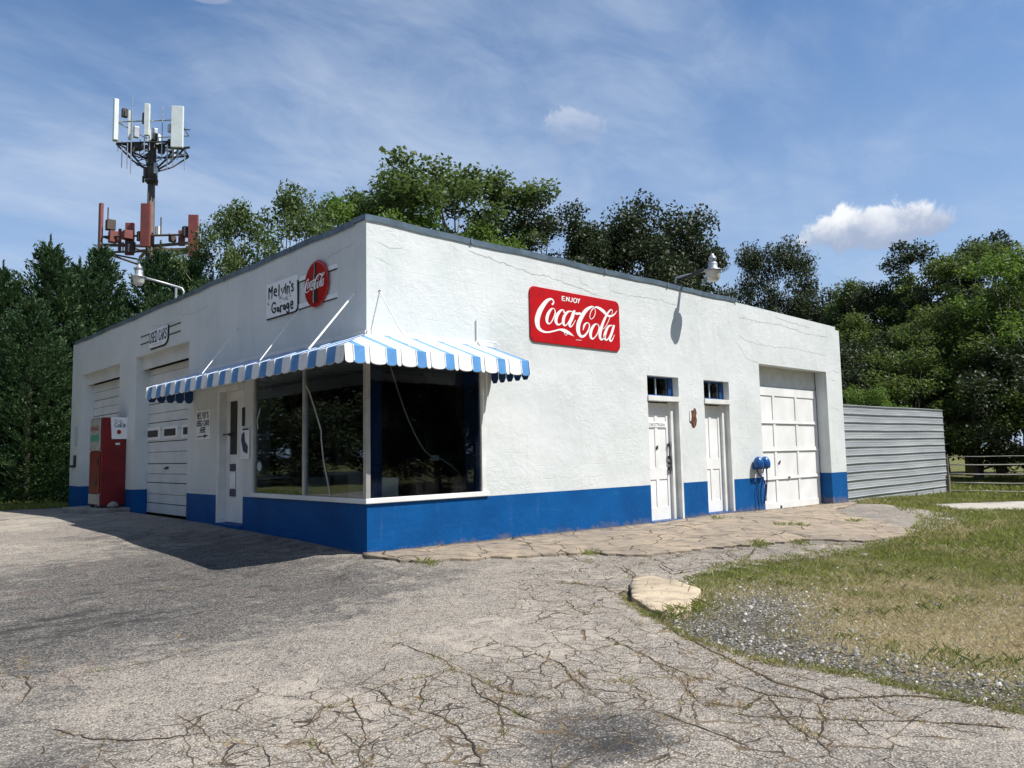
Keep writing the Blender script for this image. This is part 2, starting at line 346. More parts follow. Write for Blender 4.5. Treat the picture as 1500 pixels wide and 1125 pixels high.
# ------------------------------------------------------------ the lie of the land
def g(x,y):
    x=np.asarray(x,float);y=np.asarray(y,float)
    F=np.interp(y,[-8,-4,-2,0,1,2,3.5,4.5,7,9,12,14],[-.30,-.24,-.17,-.10,-.05,-.01,.02,.08,.10,.15,.10,.06])
    F=F-.20*np.clip((x-14)/7,0,1)-.25*np.clip((x-24)/20,0,1)
    # building footprint 0..13.8 x 0..13.95
    dx=np.maximum(np.maximum(-x,x-13.8),0);dy=np.maximum(np.maximum(-y,y-13.95),0)
    d=np.hypot(dx,dy)
    bl=np.interp(y,[0,2,4.6,6,9,10,14],[0,.07,.12,.15,.17,.17,.08])
    br=np.interp(x,[0,1,5.2,7.4,9.7,13.8],[0,-.03,-.10,-.03,-.12,-.15])
    b=np.where(dx>=dy,np.where(x<5,bl,-.15),np.where(y<5,br,.08))
    L=np.where((dx>dy)&(x<5),.5,1.5)
    return F+(b-F)*np.exp(-(d/L)**1.6)
def gz(x, y): return float(g(x, y))

# ---- ground materials
def mat_ground():
    m = bpy.data.materials.new('soil_and_turf'); m.use_nodes = True; t = m.node_tree; b = t.nodes['Principled BSDF']; b.inputs['Roughness'].default_value = .95; b.inputs['Specular IOR Level'].default_value = .1
    v = t.nodes.new('ShaderNodeTexCoord').outputs['Object']
    ga = nn(t, 'Attribute', attribute_name='gravel').outputs['Fac']
    gr = nn(t, 'Attribute', attribute_name='dry').outputs['Fac']
    n1 = tnoise(t, v, 2.2, 6, .65); n2 = tnoise(t, v, 14, 5, .7); n3 = tnoise(t, v, 55, 3, .6)
    green = tmix(t, tramp(t, n2, .35, .65), (.09, .10, .03), (.21, .20, .08)); dry = tmix(t, tramp(t, n2, .35, .65), (.20, .165, .09), (.37, .30, .18))
    turf = tmix(t, tramp(t, tmath(t, 'ADD', gr, tmath(t, 'MULTIPLY', tmath(t, 'SUBTRACT', n1, .5), 2.4)), .38, .62), green, dry)
    vo = nn(t, 'TexVoronoi'); vo.inputs['Scale'].default_value = 34; t.links.new(v, vo.inputs[0])
    st = tmix(t, tramp(t, vo.outputs['Color'], 0, 1), (.12, .115, .105), (.42, .41, .37)); st = tmix(t, tramp(t, vo.outputs['Distance'], .25, .55), st, (.09, .078, .06))
    c = tmix(t, tramp(t, tmath(t, 'ADD', ga, tmath(t, 'MULTIPLY', tmath(t, 'SUBTRACT', n2, .5), 2.0)), .36, .58), turf, st)
    t.links.new(c, b.inputs['Base Color'])
    tbump(t, b, tmath(t, 'ADD', n3, tmath(t, 'MULTIPLY', vo.outputs['Distance'], -.8)), .9, .03)
    return m
def mat_asphalt():
    m = bpy.data.materials.new('weathered_asphalt'); m.use_nodes = True; t = m.node_tree; b = t.nodes['Principled BSDF']; b.inputs['Roughness'].default_value = .88; b.inputs['Specular IOR Level'].default_value = .35
    v = t.nodes.new('ShaderNodeTexCoord').outputs['Object']
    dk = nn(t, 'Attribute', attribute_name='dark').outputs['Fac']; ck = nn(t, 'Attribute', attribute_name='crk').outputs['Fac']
    vo = nn(t, 'TexVoronoi'); vo.inputs['Scale'].default_value = 78; vo.inputs['Randomness'].default_value = 1; t.links.new(v, vo.inputs[0])
    vo2 = nn(t, 'TexVoronoi'); vo2.inputs['Scale'].default_value = 150; t.links.new(v, vo2.inputs[0])
    sep = nn(t, 'SeparateColor'); t.links.new(vo.outputs['Color'], sep.inputs[0]); sep2 = nn(t, 'SeparateColor'); t.links.new(vo2.outputs['Color'], sep2.inputs[0])
    big = tnoise(t, v, .55, 6, .6, .6); mid = tnoise(t, tmap(t, v, (1, 1, 1)), 2.9, 7, .72, .9); fine = tnoise(t, v, 26, 5, .7)
    stone = tmix(t, sep.outputs[0], (.09, .079, .067), (.62, .55, .46)); stone = tmix(t, tmath(t, 'MULTIPLY', sep2.outputs[1], .5), stone, (.36, .32, .27))
    binder = (.085, .076, .066)
    c = tmix(t, tramp(t, vo.outputs['Distance'], .33, .62), stone, binder)
    c = tmix(t, tramp(t, fine, .38, .62, 0, .6), c, (.34, .30, .25))
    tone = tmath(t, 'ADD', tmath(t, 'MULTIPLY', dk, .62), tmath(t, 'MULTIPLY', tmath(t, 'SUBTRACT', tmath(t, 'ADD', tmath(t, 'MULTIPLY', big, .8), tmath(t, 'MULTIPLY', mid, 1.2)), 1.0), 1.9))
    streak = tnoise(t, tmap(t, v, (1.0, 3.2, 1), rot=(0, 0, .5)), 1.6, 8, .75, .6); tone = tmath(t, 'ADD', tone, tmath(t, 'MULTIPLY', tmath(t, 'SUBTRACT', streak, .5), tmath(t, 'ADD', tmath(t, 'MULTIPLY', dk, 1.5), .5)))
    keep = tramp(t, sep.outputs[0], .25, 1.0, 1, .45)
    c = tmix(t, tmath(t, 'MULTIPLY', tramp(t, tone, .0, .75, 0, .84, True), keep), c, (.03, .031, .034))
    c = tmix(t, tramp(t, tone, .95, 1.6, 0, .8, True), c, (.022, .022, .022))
    rs = tmath(t, 'MULTIPLY', tramp(t, tnoise(t, tmap(t, v, loc=(3, 7, 0)), .9, 5, .65, .5), .60, .72, 0, .45), tramp(t, fine, .4, .6)); c = tmix(t, rs, c, (.20, .10, .065))
    c = tmix(t, tramp(t, tone, -.05, -.45, 0, .4, True), c, (.50, .43, .35))
    # fine crazing filled with earth
    dn = nn(t, 'TexNoise'); dn.inputs['Scale'].default_value = 2.2; dn.inputs['Detail'].default_value = 5; t.links.new(v, dn.inputs[0])
    va = nn(t, 'VectorMath', operation='MULTIPLY_ADD'); t.links.new(dn.outputs['Color'], va.inputs[0]); va.inputs[1].default_value = (.38, .38, 0); t.links.new(v, va.inputs[2])
    c1 = nn(t, 'TexVoronoi', feature='DISTANCE_TO_EDGE'); c1.inputs['Scale'].default_value = 3.0; t.links.new(va.outputs[0], c1.inputs[0])
    c2 = nn(t, 'TexVoronoi', feature='DISTANCE_TO_EDGE'); c2.inputs['Scale'].default_value = 6.8; t.links.new(va.outputs[0], c2.inputs[0])
    breakup = tnoise(t, v, 1.7, 4, .6); wv = tmath(t, 'MULTIPLY', tramp(t, tnoise(t, v, 8, 3), .3, .7, .3, 1.3), .017)
    on1 = tramp(t, tmath(t, 'ADD', ck, tmath(t, 'MULTIPLY', tmath(t, 'SUBTRACT', breakup, .5), 1.6)), .30, .48)
    on2 = tramp(t, tmath(t, 'ADD', ck, tmath(t, 'MULTIPLY', tmath(t, 'SUBTRACT', breakup, .5), 2.2)), .50, .72)
    def line(vn, k):
        q = tmath(t, 'DIVIDE', vn.outputs['Distance'], tmath(t, 'MULTIPLY', wv, k)); return tmath(t, 'SUBTRACT', 1, q, True)
    cr = tmath(t, 'MAXIMUM', tmath(t, 'MULTIPLY', line(c1, 1.2), on1), tmath(t, 'MULTIPLY', line(c2, 1.5), on2))
    crs = tramp(t, cr, .08, .5, smooth=True)
    earth = tmix(t, tramp(t, tnoise(t, v, 5, 3), .4, .6), (.025, .02, .016), (.17, .12, .065))
    c = tmix(t, tmath(t, 'MULTIPLY', crs, .9), tmix(t, tmath(t, 'MULTIPLY', tramp(t, cr, .0, .12), .45), c, (.24, .18, .12)), earth)
    t.links.new(c, b.inputs['Base Color'])
    h = tmath(t, 'SUBTRACT', tmath(t, 'ADD', tmath(t, 'MULTIPLY', vo.outputs['Distance'], -.55), tmath(t, 'MULTIPLY', fine, .6)), tmath(t, 'MULTIPLY', crs, 1.6))
    tbump(t, b, h, .85, .012)
    return m
def mat_apron(name, c1, c2, c3, crk):
    m = bpy.data.materials.new(name); m.use_nodes = True; t = m.node_tree; b = t.nodes['Principled BSDF']; b.inputs['Roughness'].default_value = .9; b.inputs['Specular IOR Level'].default_value = .25
    v = t.nodes.new('ShaderNodeTexCoord').outputs['Object']
    big = tnoise(t, v, .8, 6, .62, .5); mid = tnoise(t, v, 4.5, 6, .65); fine = tnoise(t, v, 40, 5, .7)
    c = tmix(t, tramp(t, big, .42, .6), c1, c2); c = tmix(t, tramp(t, mid, .46, .66, 0, .85), c, c3); c = tmix(t, tramp(t, fine, .35, .65, 0, .4), c, tuple(x*.55 for x in c1))
    dn = nn(t, 'TexNoise'); dn.inputs['Scale'].default_value = 1.6; dn.inputs['Detail'].default_value = 5; t.links.new(v, dn.inputs[0])
    va = nn(t, 'VectorMath', operation='MULTIPLY_ADD'); t.links.new(dn.outputs['Color'], va.inputs[0]); va.inputs[1].default_value = (.5, .5, 0); t.links.new(v, va.inputs[2])
    c1n = nn(t, 'TexVoronoi', feature='DISTANCE_TO_EDGE'); c1n.inputs['Scale'].default_value = 1.7; t.links.new(va.outputs[0], c1n.inputs[0])
    q = tramp(t, c1n.outputs['Distance'], 0, .022, 1, 0); on = tramp(t, tnoise(t, v, 1.1, 3), .62-crk, .70-crk)
    cr = tmath(t, 'MULTIPLY', q, on); c = tmix(t, cr, c, (.05, .04, .028)); t.links.new(c, b.inputs['Base Color'])
    tbump(t, b, tmath(t, 'SUBTRACT', tmath(t, 'ADD', fine, mid), tmath(t, 'MULTIPLY', cr, 2)), .7, .015)
    return m
MT['ground'] = mat_ground(); MT['asphalt'] = mat_asphalt()
MT['apron'] = mat_apron('tan_concrete', (.37, .295, .215), (.27, .225, .175), (.14, .122, .105), .20)
MT['slab'] = mat_apron('pale_slab', (.55, .45, .32), (.40, .33, .24), (.26, .21, .16), -.02)
MT['walkway'] = mat_apron('pale_walk', (.50, .46, .40), (.42, .38, .33), (.33, .30, .26), -.5)

def jag(poly, step, amp, seed, closed=True):
    r = np.random.default_rng(seed); o = []
    n = len(poly)
    for i in range(n if closed else n-1):
        a = np.array(poly[i]); b = np.array(poly[(i+1) % n]); L = np.linalg.norm(b-a); k = max(1, int(L/step)) if L < 30 else 1
        nrm = np.array([-(b-a)[1], (b-a)[0]])/max(L, 1e-6)
        for j in range(k):
            p = a+(b-a)*j/k
            if j: p = p+nrm*r.normal(0, amp)
            o.append(tuple(p))
    return o
def sheet(name, poly, off, m, grid, attrs=None, skirt=.12, zf=None):
    pts = [Vector(p) for p in poly]; n = len(pts); P = np.array(poly); inner = []
    for (x0, x1, y0, y1, st) in grid:
        gx, gy = np.meshgrid(np.arange(x0, x1, st), np.arange(y0, y1, st)); q = np.stack([gx.ravel(), gy.ravel()], 1)+RNG.normal(0, st*.02, (gx.size, 2))
        ins = np.zeros(len(q), bool); j = n-1
        for i in range(n):
            xi, yi = P[i]; xj, yj = P[j]
            cnd = ((yi > q[:,1]) != (yj > q[:,1])) & (q[:,0] < (xj-xi)*(q[:,1]-yi)/((yj-yi) if abs(yj-yi) > 1e-12 else 1e-12)+xi)
            ins ^= cnd; j = i
        inner.append(q[ins])
    inner = np.concatenate(inner) if inner else np.zeros((0, 2))
    allv = pts+[Vector(p) for p in inner]
    vo_, ed, fa, *_ = delaunay_2d_cdt(allv, [(i, (i+1) % n) for i in range(n)], [], 1, 1e-5)
    xy = np.array([tuple(p) for p in vo_]); z = (g(xy[:,0], xy[:,1]) if zf is None else zf(xy[:,0], xy[:,1]))+off
    V = [(a, b, c) for (a, b), c in zip(xy, z)]; F = [tuple(f) for f in fa]
    cnt = {}
    for f in F:
        for i in range(len(f)):
            e = (f[i], f[(i+1) % len(f)]); cnt[e] = 1
    bd = [e for e in cnt if (e[1], e[0]) not in cnt]; mp = {}
    for a, b in bd:
        for q in (a, b):
            if q not in mp: mp[q] = len(V); V.append((V[q][0], V[q][1], V[q][2]-skirt))
        F.append((b, a, mp[a], mp[b]))
    me = bpy.data.meshes.new(name); me.from_pydata(V, [], F); me.materials.append(MT[m])
    VV = np.array(V)
    for k, fn in (attrs or {}).items():
        at = me.attributes.new(k, 'FLOAT', 'POINT'); at.data.foreach_set('value', fn(VV[:,0], VV[:,1]).astype(np.float32))
    ns = len(fa); me.polygons.foreach_set('use_smooth', [i < ns for i in range(len(me.polygons))]); me.update()
    o = bpy.data.objects.new(name, me); col.objects.link(o); return o
def blob(x, y, cx, cy, rx, ry, a=1.):
    return a*np.exp(-(((x-cx)/rx)**2+((y-cy)/ry)**2))
def gravel_f(x, y):
    v = blob(x, y, .8, -4.8, 1.0, .75, .59)+blob(x, y, .1, -6.0, .50, 1.6, .54)+blob(x, y, 1.9, -4.35, 1.0, .5, .42)+blob(x, y, 3.3, -7.6, .9, 1.0, .7)+blob(x, y, .5, -8.2, 1.2, 1.5, .4)
    v = v+blob(x, y, 12.2, -1.9, 1.5, .8, .5)+blob(x, y, 11.5, -2.9, 1.2, .5, .55)
    return np.clip(v+.04, 0, 1)
def dry_f(x, y):
    v = blob(x, y, 2.4, -5.4, 1.7, 1.1, 1.)+blob(x, y, 1.3, -5.3, 1.5, 1.2, .6)+blob(x, y, 1.8, -6.9, 1.8, 1.2, .8)+blob(x, y, 8.5, -3.9, 2.2, .5, .5)+.12
    return np.clip(v, 0, 1)
xs = np.concatenate([[-300,-150,-80,-50,-35], np.arange(-25,-8,1.), np.arange(-8,16,.3), np.arange(16,50,1.), [55,70,100,160,300,500]])
ys = np.concatenate([[-300,-150,-80,-50,-30], np.arange(-20,-10,1.), np.arange(-10,16,.3), np.arange(16,50,1.), [55,70,100,160,300,500]])
GX, GY = np.meshgrid(xs, ys); GZ = g(GX, GY)-.035-.08*((GX > -44) & (GX < .2) & (GY > -1) & (GY < 13.4))-.05*((GX > .2) & (GX < 9) & (GY > -2.2))
V = np.stack([GX.ravel(), GY.ravel(), GZ.ravel()], 1); nx, ny = len(xs), len(ys)
ii, jj = np.meshgrid(np.arange(nx-1), np.arange(ny-1)); a = (jj*nx+ii).ravel(); F = np.stack([a, a+1, a+1+nx, a+nx], 1)
me = arrays_mesh('ground', V, F, ['ground'])
for k, fn in (('gravel', gravel_f), ('dry', dry_f)):
    at = me.attributes.new(k, 'FLOAT', 'POINT'); at.data.foreach_set('value', fn(V[:,0], V[:,1]).astype(np.float32))
me.polygons.foreach_set('use_smooth', [True]*len(me.polygons))
o = bpy.data.objects.new('ground', me); col.objects.link(o); tag(o, 'grass and gravel ground around the garage', kind='structure')

EDGE = [(.6,-3.66),(.42,-3.95),(-.11,-4.83),(-.30,-5.47),(-.19,-6.15),(-.24,-6.77),(-.25,-7.3),(-.2,-8.6),(0,-12)]
lot = jag(EDGE, .12, .018, 3, False)+[(0,-12),(-45,-12),(-45,14.0),(-3,14.3),(.45,14.2),(.45,.45),(13.5,.45),(13.7,-.9)]+jag([(12.6,-2.3),(10.66,-3.38),(7.54,-3.77),(6.0,-3.67),(4.81,-3.53),(2.98,-3.21),(2.1,-3.45),(1.2,-3.25),(.6,-3.66)], .12, .09, 4, False)
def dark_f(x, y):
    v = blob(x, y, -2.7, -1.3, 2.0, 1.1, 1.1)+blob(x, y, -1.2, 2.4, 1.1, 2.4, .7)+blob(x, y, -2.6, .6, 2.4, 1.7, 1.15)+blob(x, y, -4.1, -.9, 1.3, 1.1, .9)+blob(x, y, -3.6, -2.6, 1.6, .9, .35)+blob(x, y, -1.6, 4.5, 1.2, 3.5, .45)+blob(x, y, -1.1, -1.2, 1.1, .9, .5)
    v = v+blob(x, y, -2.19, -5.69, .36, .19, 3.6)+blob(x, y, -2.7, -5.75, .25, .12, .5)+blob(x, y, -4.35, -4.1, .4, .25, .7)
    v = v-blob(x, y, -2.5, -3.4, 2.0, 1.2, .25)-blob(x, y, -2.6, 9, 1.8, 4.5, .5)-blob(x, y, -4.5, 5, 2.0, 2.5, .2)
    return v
def crk_f(x, y):
    v = blob(x, y, -2.5, -5.0, 1.3, 1.0, .95)+blob(x, y, -1.1, -5.6, 1.1, 1.4, .9)+blob(x, y, -3.7, -4.7, .9, .6, .8)+blob(x, y, 1.3, -2.6, 1.0, .9, .75)+blob(x, y, 4.2, -3.1, 2.6, .8, 1.3)+blob(x, y, 2.2, -2.4, 1.0, .7, .6)+blob(x, y, 11, -1.8, 2.0, 1.0, .6)+blob(x, y, -.2, -3.4, 1.1, 1.0, .45)+blob(x, y, -4.2, -2.3, .5, .7, .35)
    return np.clip(v+.03, 0, 1)
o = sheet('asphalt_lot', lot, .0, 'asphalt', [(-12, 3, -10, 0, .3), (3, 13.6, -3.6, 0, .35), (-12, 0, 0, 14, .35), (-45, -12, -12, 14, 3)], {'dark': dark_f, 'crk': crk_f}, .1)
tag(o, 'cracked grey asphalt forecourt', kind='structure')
ap = jag([(-.05,.02),(-.10,-.35),(-.02,-.75),(.35,-.95),(1.0,-1.1),(1.75,-1.32),(2.43,-1.57),(2.85,-2.1),(4.01,-2.25),(5.0,-2.5),(6.15,-2.85),(6.5,-3.4),(7.6,-3.6),(8.7,-3.38),(9.0,-2.9),(9.55,-2.45),(10.0,-1.6),(11.2,-.85),(13.2,-.45),(13.9,-.1)], .10, .045, 5, False)+[(13.9,-.1),(13.9,.05)]
o = sheet('concrete_apron', ap, .028, 'apron', [(0, 13.8, -3.4, 0, .3)], None, .06); tag(o, 'cracked tan concrete apron along the side wall', kind='structure')
o = sheet('pavement', jag([(-30, 45.2), (-.47, 20.3), (1.1, 18.85), (4.6, 15.7), (5.2, 16.6), (1.9, 19.7), (.3, 21.2), (-29, 46.5)], 3, .0, 6), .03, 'walkway', [(-2, 3, 17, 22, .5)]); tag(o, 'pale concrete path beyond the garage', kind='structure')
o = sheet('gravel_drive', jag([(14.5,-1.6),(17,-2.0),(19.1,-2.4),(30,-5.2),(30,-8),(16,-4.3),(14.5,-3.45),(13.4,-2.6)], .4, .06, 8), .01, 'walkway', [(13.5, 22, -6, -1, .5)], None, .03); tag(o, 'pale gravel strip by the pipe fence', kind='structure')
# broken slab of pale concrete at the edge of the asphalt
sl = [(.72,-3.60),(1.18,-3.22),(1.55,-2.98),(1.78,-3.02),(1.72,-3.42),(1.53,-3.85),(1.22,-4.02),(.98,-4.12),(.62,-4.34),(.32,-4.29),(.46,-3.98)]
o = sheet('concrete_slab', jag(sl, .10, .010, 9), .035, 'slab', [(.2, 1.9, -4.4, -2.9, .12)], None, .12); tag(o, 'pale broken slab of concrete lying where the asphalt meets the gravel', 'concrete slab')

CR= [[[-1.87,-3.35],[-1.86,-3.87],[-1.98,-4.18],[-1.97,-4.37],[-2.05,-4.78],[-1.96,-5.06]],[[-2.0,-4.17],[-2.21,-4.2],[-2.39,-4.13],[-2.56,-4.17],[-2.79,-4.24],[-3.03,-4.28],[-3.19,-4.45],[-3.38,-4.45],[-3.46,-4.3],[-3.5,-4.18],[-3.62,-4.18]],[[-3.67,-3.76],[-3.65,-3.93],[-3.65,-4.15],[-3.66,-4.36],[-3.52,-4.56],[-3.32,-4.69],[-3.22,-4.85],[-3.12,-4.89],[-2.94,-4.99]],[[-4.26,-3.52],[-4.15,-3.79],[-4.02,-3.97],[-3.85,-4.1],[-3.66,-4.16]],[[-2.0,-4.4],[-2.19,-4.73],[-2.24,-5.05],[-2.26,-5.36]],[[-2.21,-4.2],[-2.62,-4.68],[-2.62,-5.01],[-2.74,-5.32],[-2.88,-5.56]],[[-4.26,-2.22],[-4.15,-2.42],[-4.17,-2.7],[-4.27,-2.96],[-4.38,-3.03]],[[-3.88,-2.56],[-3.7,-2.62],[-3.46,-2.61],[-3.33,-2.6],[-3.04,-2.48]],[[-3.32,-4.69],[-3.33,-4.9],[-3.38,-5.08]],[[-3.52,-4.56],[-3.55,-4.72],[-3.61,-4.85]],[[-2.79,-4.24],[-2.93,-4.55],[-3.12,-4.89],[-3.21,-4.99],[-3.27,-5.17]],[[-2.56,-4.17],[-2.69,-4.52],[-2.62,-4.68]],[[-3.78,-4.65],[-3.66,-4.55],[-3.52,-4.56]],[[-2.05,-4.78],[-2.33,-5.05],[-2.56,-5.36]],[[-2.94,-4.99],[-2.75,-4.96],[-2.62,-5.01]],[[-3.03,-4.28],[-2.97,-4.42],[-2.83,-4.47]],[[0.77,-3.45],[0.43,-4.05],[-0.02,-4.62],[-0.27,-5.07],[-0.47,-5.46],[-0.69,-5.87],[-0.73,-6.18],[-0.76,-6.27],[-0.41,-6.5],[-0.27,-6.72],[-0.25,-7.12]],[[-0.53,-4.26],[-0.67,-4.67],[-0.86,-5.08],[-0.96,-5.4],[-0.92,-5.64],[-0.95,-5.96],[-0.85,-6.22]],[[0.23,-3.18],[-0.0,-3.51],[-0.08,-3.77]],[[-1.4,-5.92],[-1.3,-6.16],[-1.1,-6.39],[-0.91,-6.61],[-0.66,-6.92],[-0.5,-7.18]],[[-0.95,-5.96],[-1.31,-6.28],[-1.42,-6.49],[-1.56,-6.64]],[[-1.3,-4.42],[-1.43,-4.73],[-1.7,-5.22],[-1.77,-5.47]],[[-0.86,-5.08],[-1.1,-5.45],[-1.35,-5.73],[-1.4,-5.92]],[[-0.96,-5.4],[-1.41,-5.67],[-1.69,-5.84]],[[-1.35,-5.73],[-1.26,-5.97],[-0.95,-5.96]],[[-0.54,-6.36],[-0.74,-6.56],[-0.79,-6.73]],[[-0.85,-6.22],[-1.13,-6.39],[-1.42,-6.49]],[[-1.77,-5.47],[-1.68,-5.63],[-1.69,-5.84],[-1.72,-6.14],[-1.74,-6.3]],[[-1.37,-4.79],[-1.47,-4.99],[-1.35,-5.21],[-1.5,-5.5]],[[2.23,-1.22],[1.98,-1.76],[2.02,-2.44],[1.29,-3.28],[0.3,-4.29]],[[2.02,-2.44],[2.88,-2.41],[3.58,-2.32],[4.09,-2.54],[4.63,-2.61],[5.21,-2.69],[5.21,-3.08],[5.27,-3.51]],[[2.57,-2.59],[2.17,-3.07],[2.54,-3.12],[3.13,-3.04],[3.42,-3.14]],[[0.68,-2.47],[0.89,-2.74],[0.98,-3.02],[0.77,-3.45]],[[6.29,-1.43],[6.38,-1.95],[5.66,-2.65],[5.72,-3.12],[6.25,-3.35]],[[8.52,-0.78],[8.81,-1.59],[8.58,-2.56]],[[4.09,-2.54],[3.64,-3.01],[4.0,-2.98],[4.71,-2.67]]]
def crack_ribbons(lines, name, label, w0, off, seed):
    r = np.random.default_rng(seed); V = []; F = []
    for ln in lines:
        P = np.array(ln, float); q = [P[0]]
        for i in range(len(P)-1):
            L = np.linalg.norm(P[i+1]-P[i]); k = max(1, int(L/.035)); d = (P[i+1]-P[i])/max(L, 1e-6); nn_ = np.array([-d[1], d[0]]); wob = 0
            for j in range(1, k+1):
                wob = .8*wob+r.normal(0, .007); q.append(P[i]+(P[i+1]-P[i])*j/k+nn_*wob*(1 if j < k else 0))
        q = np.array(q); n = len(q); wd = w0*np.clip(.75+np.cumsum(r.normal(0, .16, n))*.5, .35, 1.7)*np.minimum(1, np.minimum(np.arange(n), np.arange(n)[::-1])/4+.15)
        o_ = len(V)
        for i in range(n):
            d = q[min(i+1, n-1)]-q[max(i-1, 0)]; d = d/max(np.linalg.norm(d), 1e-6); m_ = np.array([-d[1], d[0]])
            for s in (-1, 1):
                p = q[i]+m_*s*wd[i]*r.uniform(.5, 1.3)/2; V.append((p[0], p[1], float(g(p[0], p[1]))+off))
        F += [(o_+2*i, o_+2*i+1, o_+2*i+3, o_+2*i+2) for i in range(n-1)]
    me = bpy.data.meshes.new(name); me.from_pydata(V, [], F); me.materials.append(MT['crackfill']); o = bpy.data.objects.new(name, me); col.objects.link(o)
    return tag(o, label, 'crack', None, 'stuff')
MT['crackfill'] = mat('earth_in_cracks', (.022, .018, .014), (.09, .065, .038), 7, 1, .8, 60)
lot_lines = [c for c in CR if max(p[0] for p in c) < 1.2 and min(p[1] for p in c) < -1.6 ]
ap_lines = [c for c in CR if c not in lot_lines]
crack_ribbons(lot_lines, 'asphalt_cracks', 'earth filled cracks running across the grey forecourt', .0125, .004, 21)
crack_ribbons(ap_lines, 'apron_cracks', 'dark cracks across the tan concrete beside the side wall', .022, .034, 22)

# ---- grass blades, weeds, stones: nobody could count them
def blades(name, P, h, wd, mats_, label, cat, seed, lean=.45, per=1, spread=.0):
    r = np.random.default_rng(seed); P = np.repeat(np.asarray(P, float), per, 0); n = len(P); P = P+r.normal(0, spread, P.shape) if spread else P
    z = g(P[:,0], P[:,1])-.015; hh = h*r.uniform(.45, 1.35, n); ww = wd*r.uniform(.6, 1.4, n); a = r.uniform(0, 2*np.pi, n); ld = r.uniform(0, 2*np.pi, n); ll = np.abs(r.normal(0, lean, n))*hh
    if spread: ld = a*0+np.arctan2(r.normal(0, 1, n), r.normal(0, 1, n))
    c, s = np.cos(a)*ww/2, np.sin(a)*ww/2; lx, ly = np.cos(ld)*ll, np.sin(ld)*ll
    v0 = np.stack([P[:,0]-c, P[:,1]-s, z], 1); v1 = np.stack([P[:,0]+c, P[:,1]+s, z], 1)
    v2 = np.stack([P[:,0]+c*.7+lx*.4, P[:,1]+s*.7+ly*.4, z+hh*.6], 1); v3 = np.stack([P[:,0]+lx, P[:,1]+ly, z+hh*.95], 1)
    V = np.stack([v0, v1, v2, v3], 1).reshape(-1, 3); F = np.arange(4*n).reshape(n, 4)
    me = arrays_mesh(name, V, F, mats_, r.integers(0, len(mats_), n) if len(mats_) > 1 else None); o = bpy.data.objects.new(name, me); col.objects.link(o)
    return tag(o, label, cat, None, 'stuff')
def vnoise(x, y, s, seed):
    r = np.random.default_rng(seed); A = r.uniform(0, 1, (64, 64)); xx = np.asarray(x)*s+100; yy = np.asarray(y)*s+100; i = np.floor(xx).astype(int); j = np.floor(yy).astype(int); fx = xx-i; fy = yy-j
    fx = fx*fx*(3-2*fx); fy = fy*fy*(3-2*fy); i %= 64; j %= 64; i2 = (i+1) % 64; j2 = (j+1) % 64
    return A[i, j]*(1-fx)*(1-fy)+A[i2, j]*fx*(1-fy)+A[i, j2]*(1-fx)*fy+A[i2, j2]*fx*fy
def inside(P, poly):
    P = np.asarray(P); Q = np.array(poly); ins = np.zeros(len(P), bool); j = len(Q)-1
    for i in range(len(Q)):
        xi, yi = Q[i]; xj, yj = Q[j]; dn = (yj-yi) if abs(yj-yi) > 1e-12 else 1e-12
        ins ^= ((yi > P[:,1]) != (yj > P[:,1])) & (P[:,0] < (xj-xi)*(P[:,1]-yi)/dn+xi); j = i
    return ins
GR = [(.62,-3.72),(1.2,-3.3),(2.1,-3.35),(2.98,-3.05),(4.81,-3.35),(6.0,-3.5),(7.54,-3.6),(8.9,-3.2),(10.5,-2.8),(12.0,-1.9),(13.4,-1.2),(13.9,-.6),(13.9,1),(22,3),(60,3),(60,-30),(10,-14),(.2,-10),(-.28,-7.2),(-.26,-6.1),(-.36,-5.47),(-.17,-4.83),(.36,-3.97)]
camxy = np.array([-5.36, -8.46])
def scatter(n, x0, x1, y0, y1, poly, seed):
    r = np.random.default_rng(seed); P = np.stack([r.uniform(x0, x1, n), r.uniform(y0, y1, n)], 1); return P[inside(P, poly)] if poly else P
near = scatter(170000, -.3, 9, -9, -2.8, GR, 31); mid_ = scatter(150000, 6, 24, -9, 3, GR, 32); far_ = scatter(90000, 18, 60, -20, 3, GR, 33)
def pick(P, kind, seed):
    r = np.random.default_rng(seed); x, y = P[:,0], P[:,1]; gv = gravel_f(x, y); dr = dry_f(x, y)+.9*(vnoise(x, y, 1.5, 5)-.5)+.6*(vnoise(x, y, 4.5, 6)-.5); cl = vnoise(x, y, 5, 7)*.6+vnoise(x, y, 2.1, 8)*.4
    dens = np.clip(1.15-1.35*gv+.9*(cl-.5), 0, 1)*np.clip((cl-.15+.5*(1-gv))*1.5, 0, 1)
    pr = dens*np.where(kind == 'dry', np.clip(dr*1.4, 0, 1), np.clip(1.05-dr*1.15, 0, 1)); return P[r.uniform(0, 1, len(P)) < pr*.8]
strip = [(14.5,-1.6),(17,-2.0),(19.1,-2.4),(30,-5.2),(30,-8),(16,-4.3),(14.5,-3.45),(13.4,-2.6)]
mid_ = mid_[~inside(mid_, strip)]; far_ = far_[~inside(far_, strip)]
G1 = pick(near, 'green', 1); D1 = pick(near, 'dry', 2); G2 = pick(mid_, 'green', 3); D2 = pick(mid_, 'dry', 4)
blades('grass', G1, .045, .005, ['grass'], 'short green grass growing through the gravel at the right', 'grass', 41, .7)
blades('dry_grass', D1, .032, .0035, ['drygrass'], 'dry tan grass covering the near right ground', 'grass', 42, 1.0)
blades('lawn_grass', G2, .08, .014, ['grass'], 'greener lawn beyond the tan concrete', 'grass', 43, .6)
blades('tan_grass', D2, .07, .013, ['drygrass'], 'straw coloured grass in patches of the far lawn', 'grass', 44, .7)
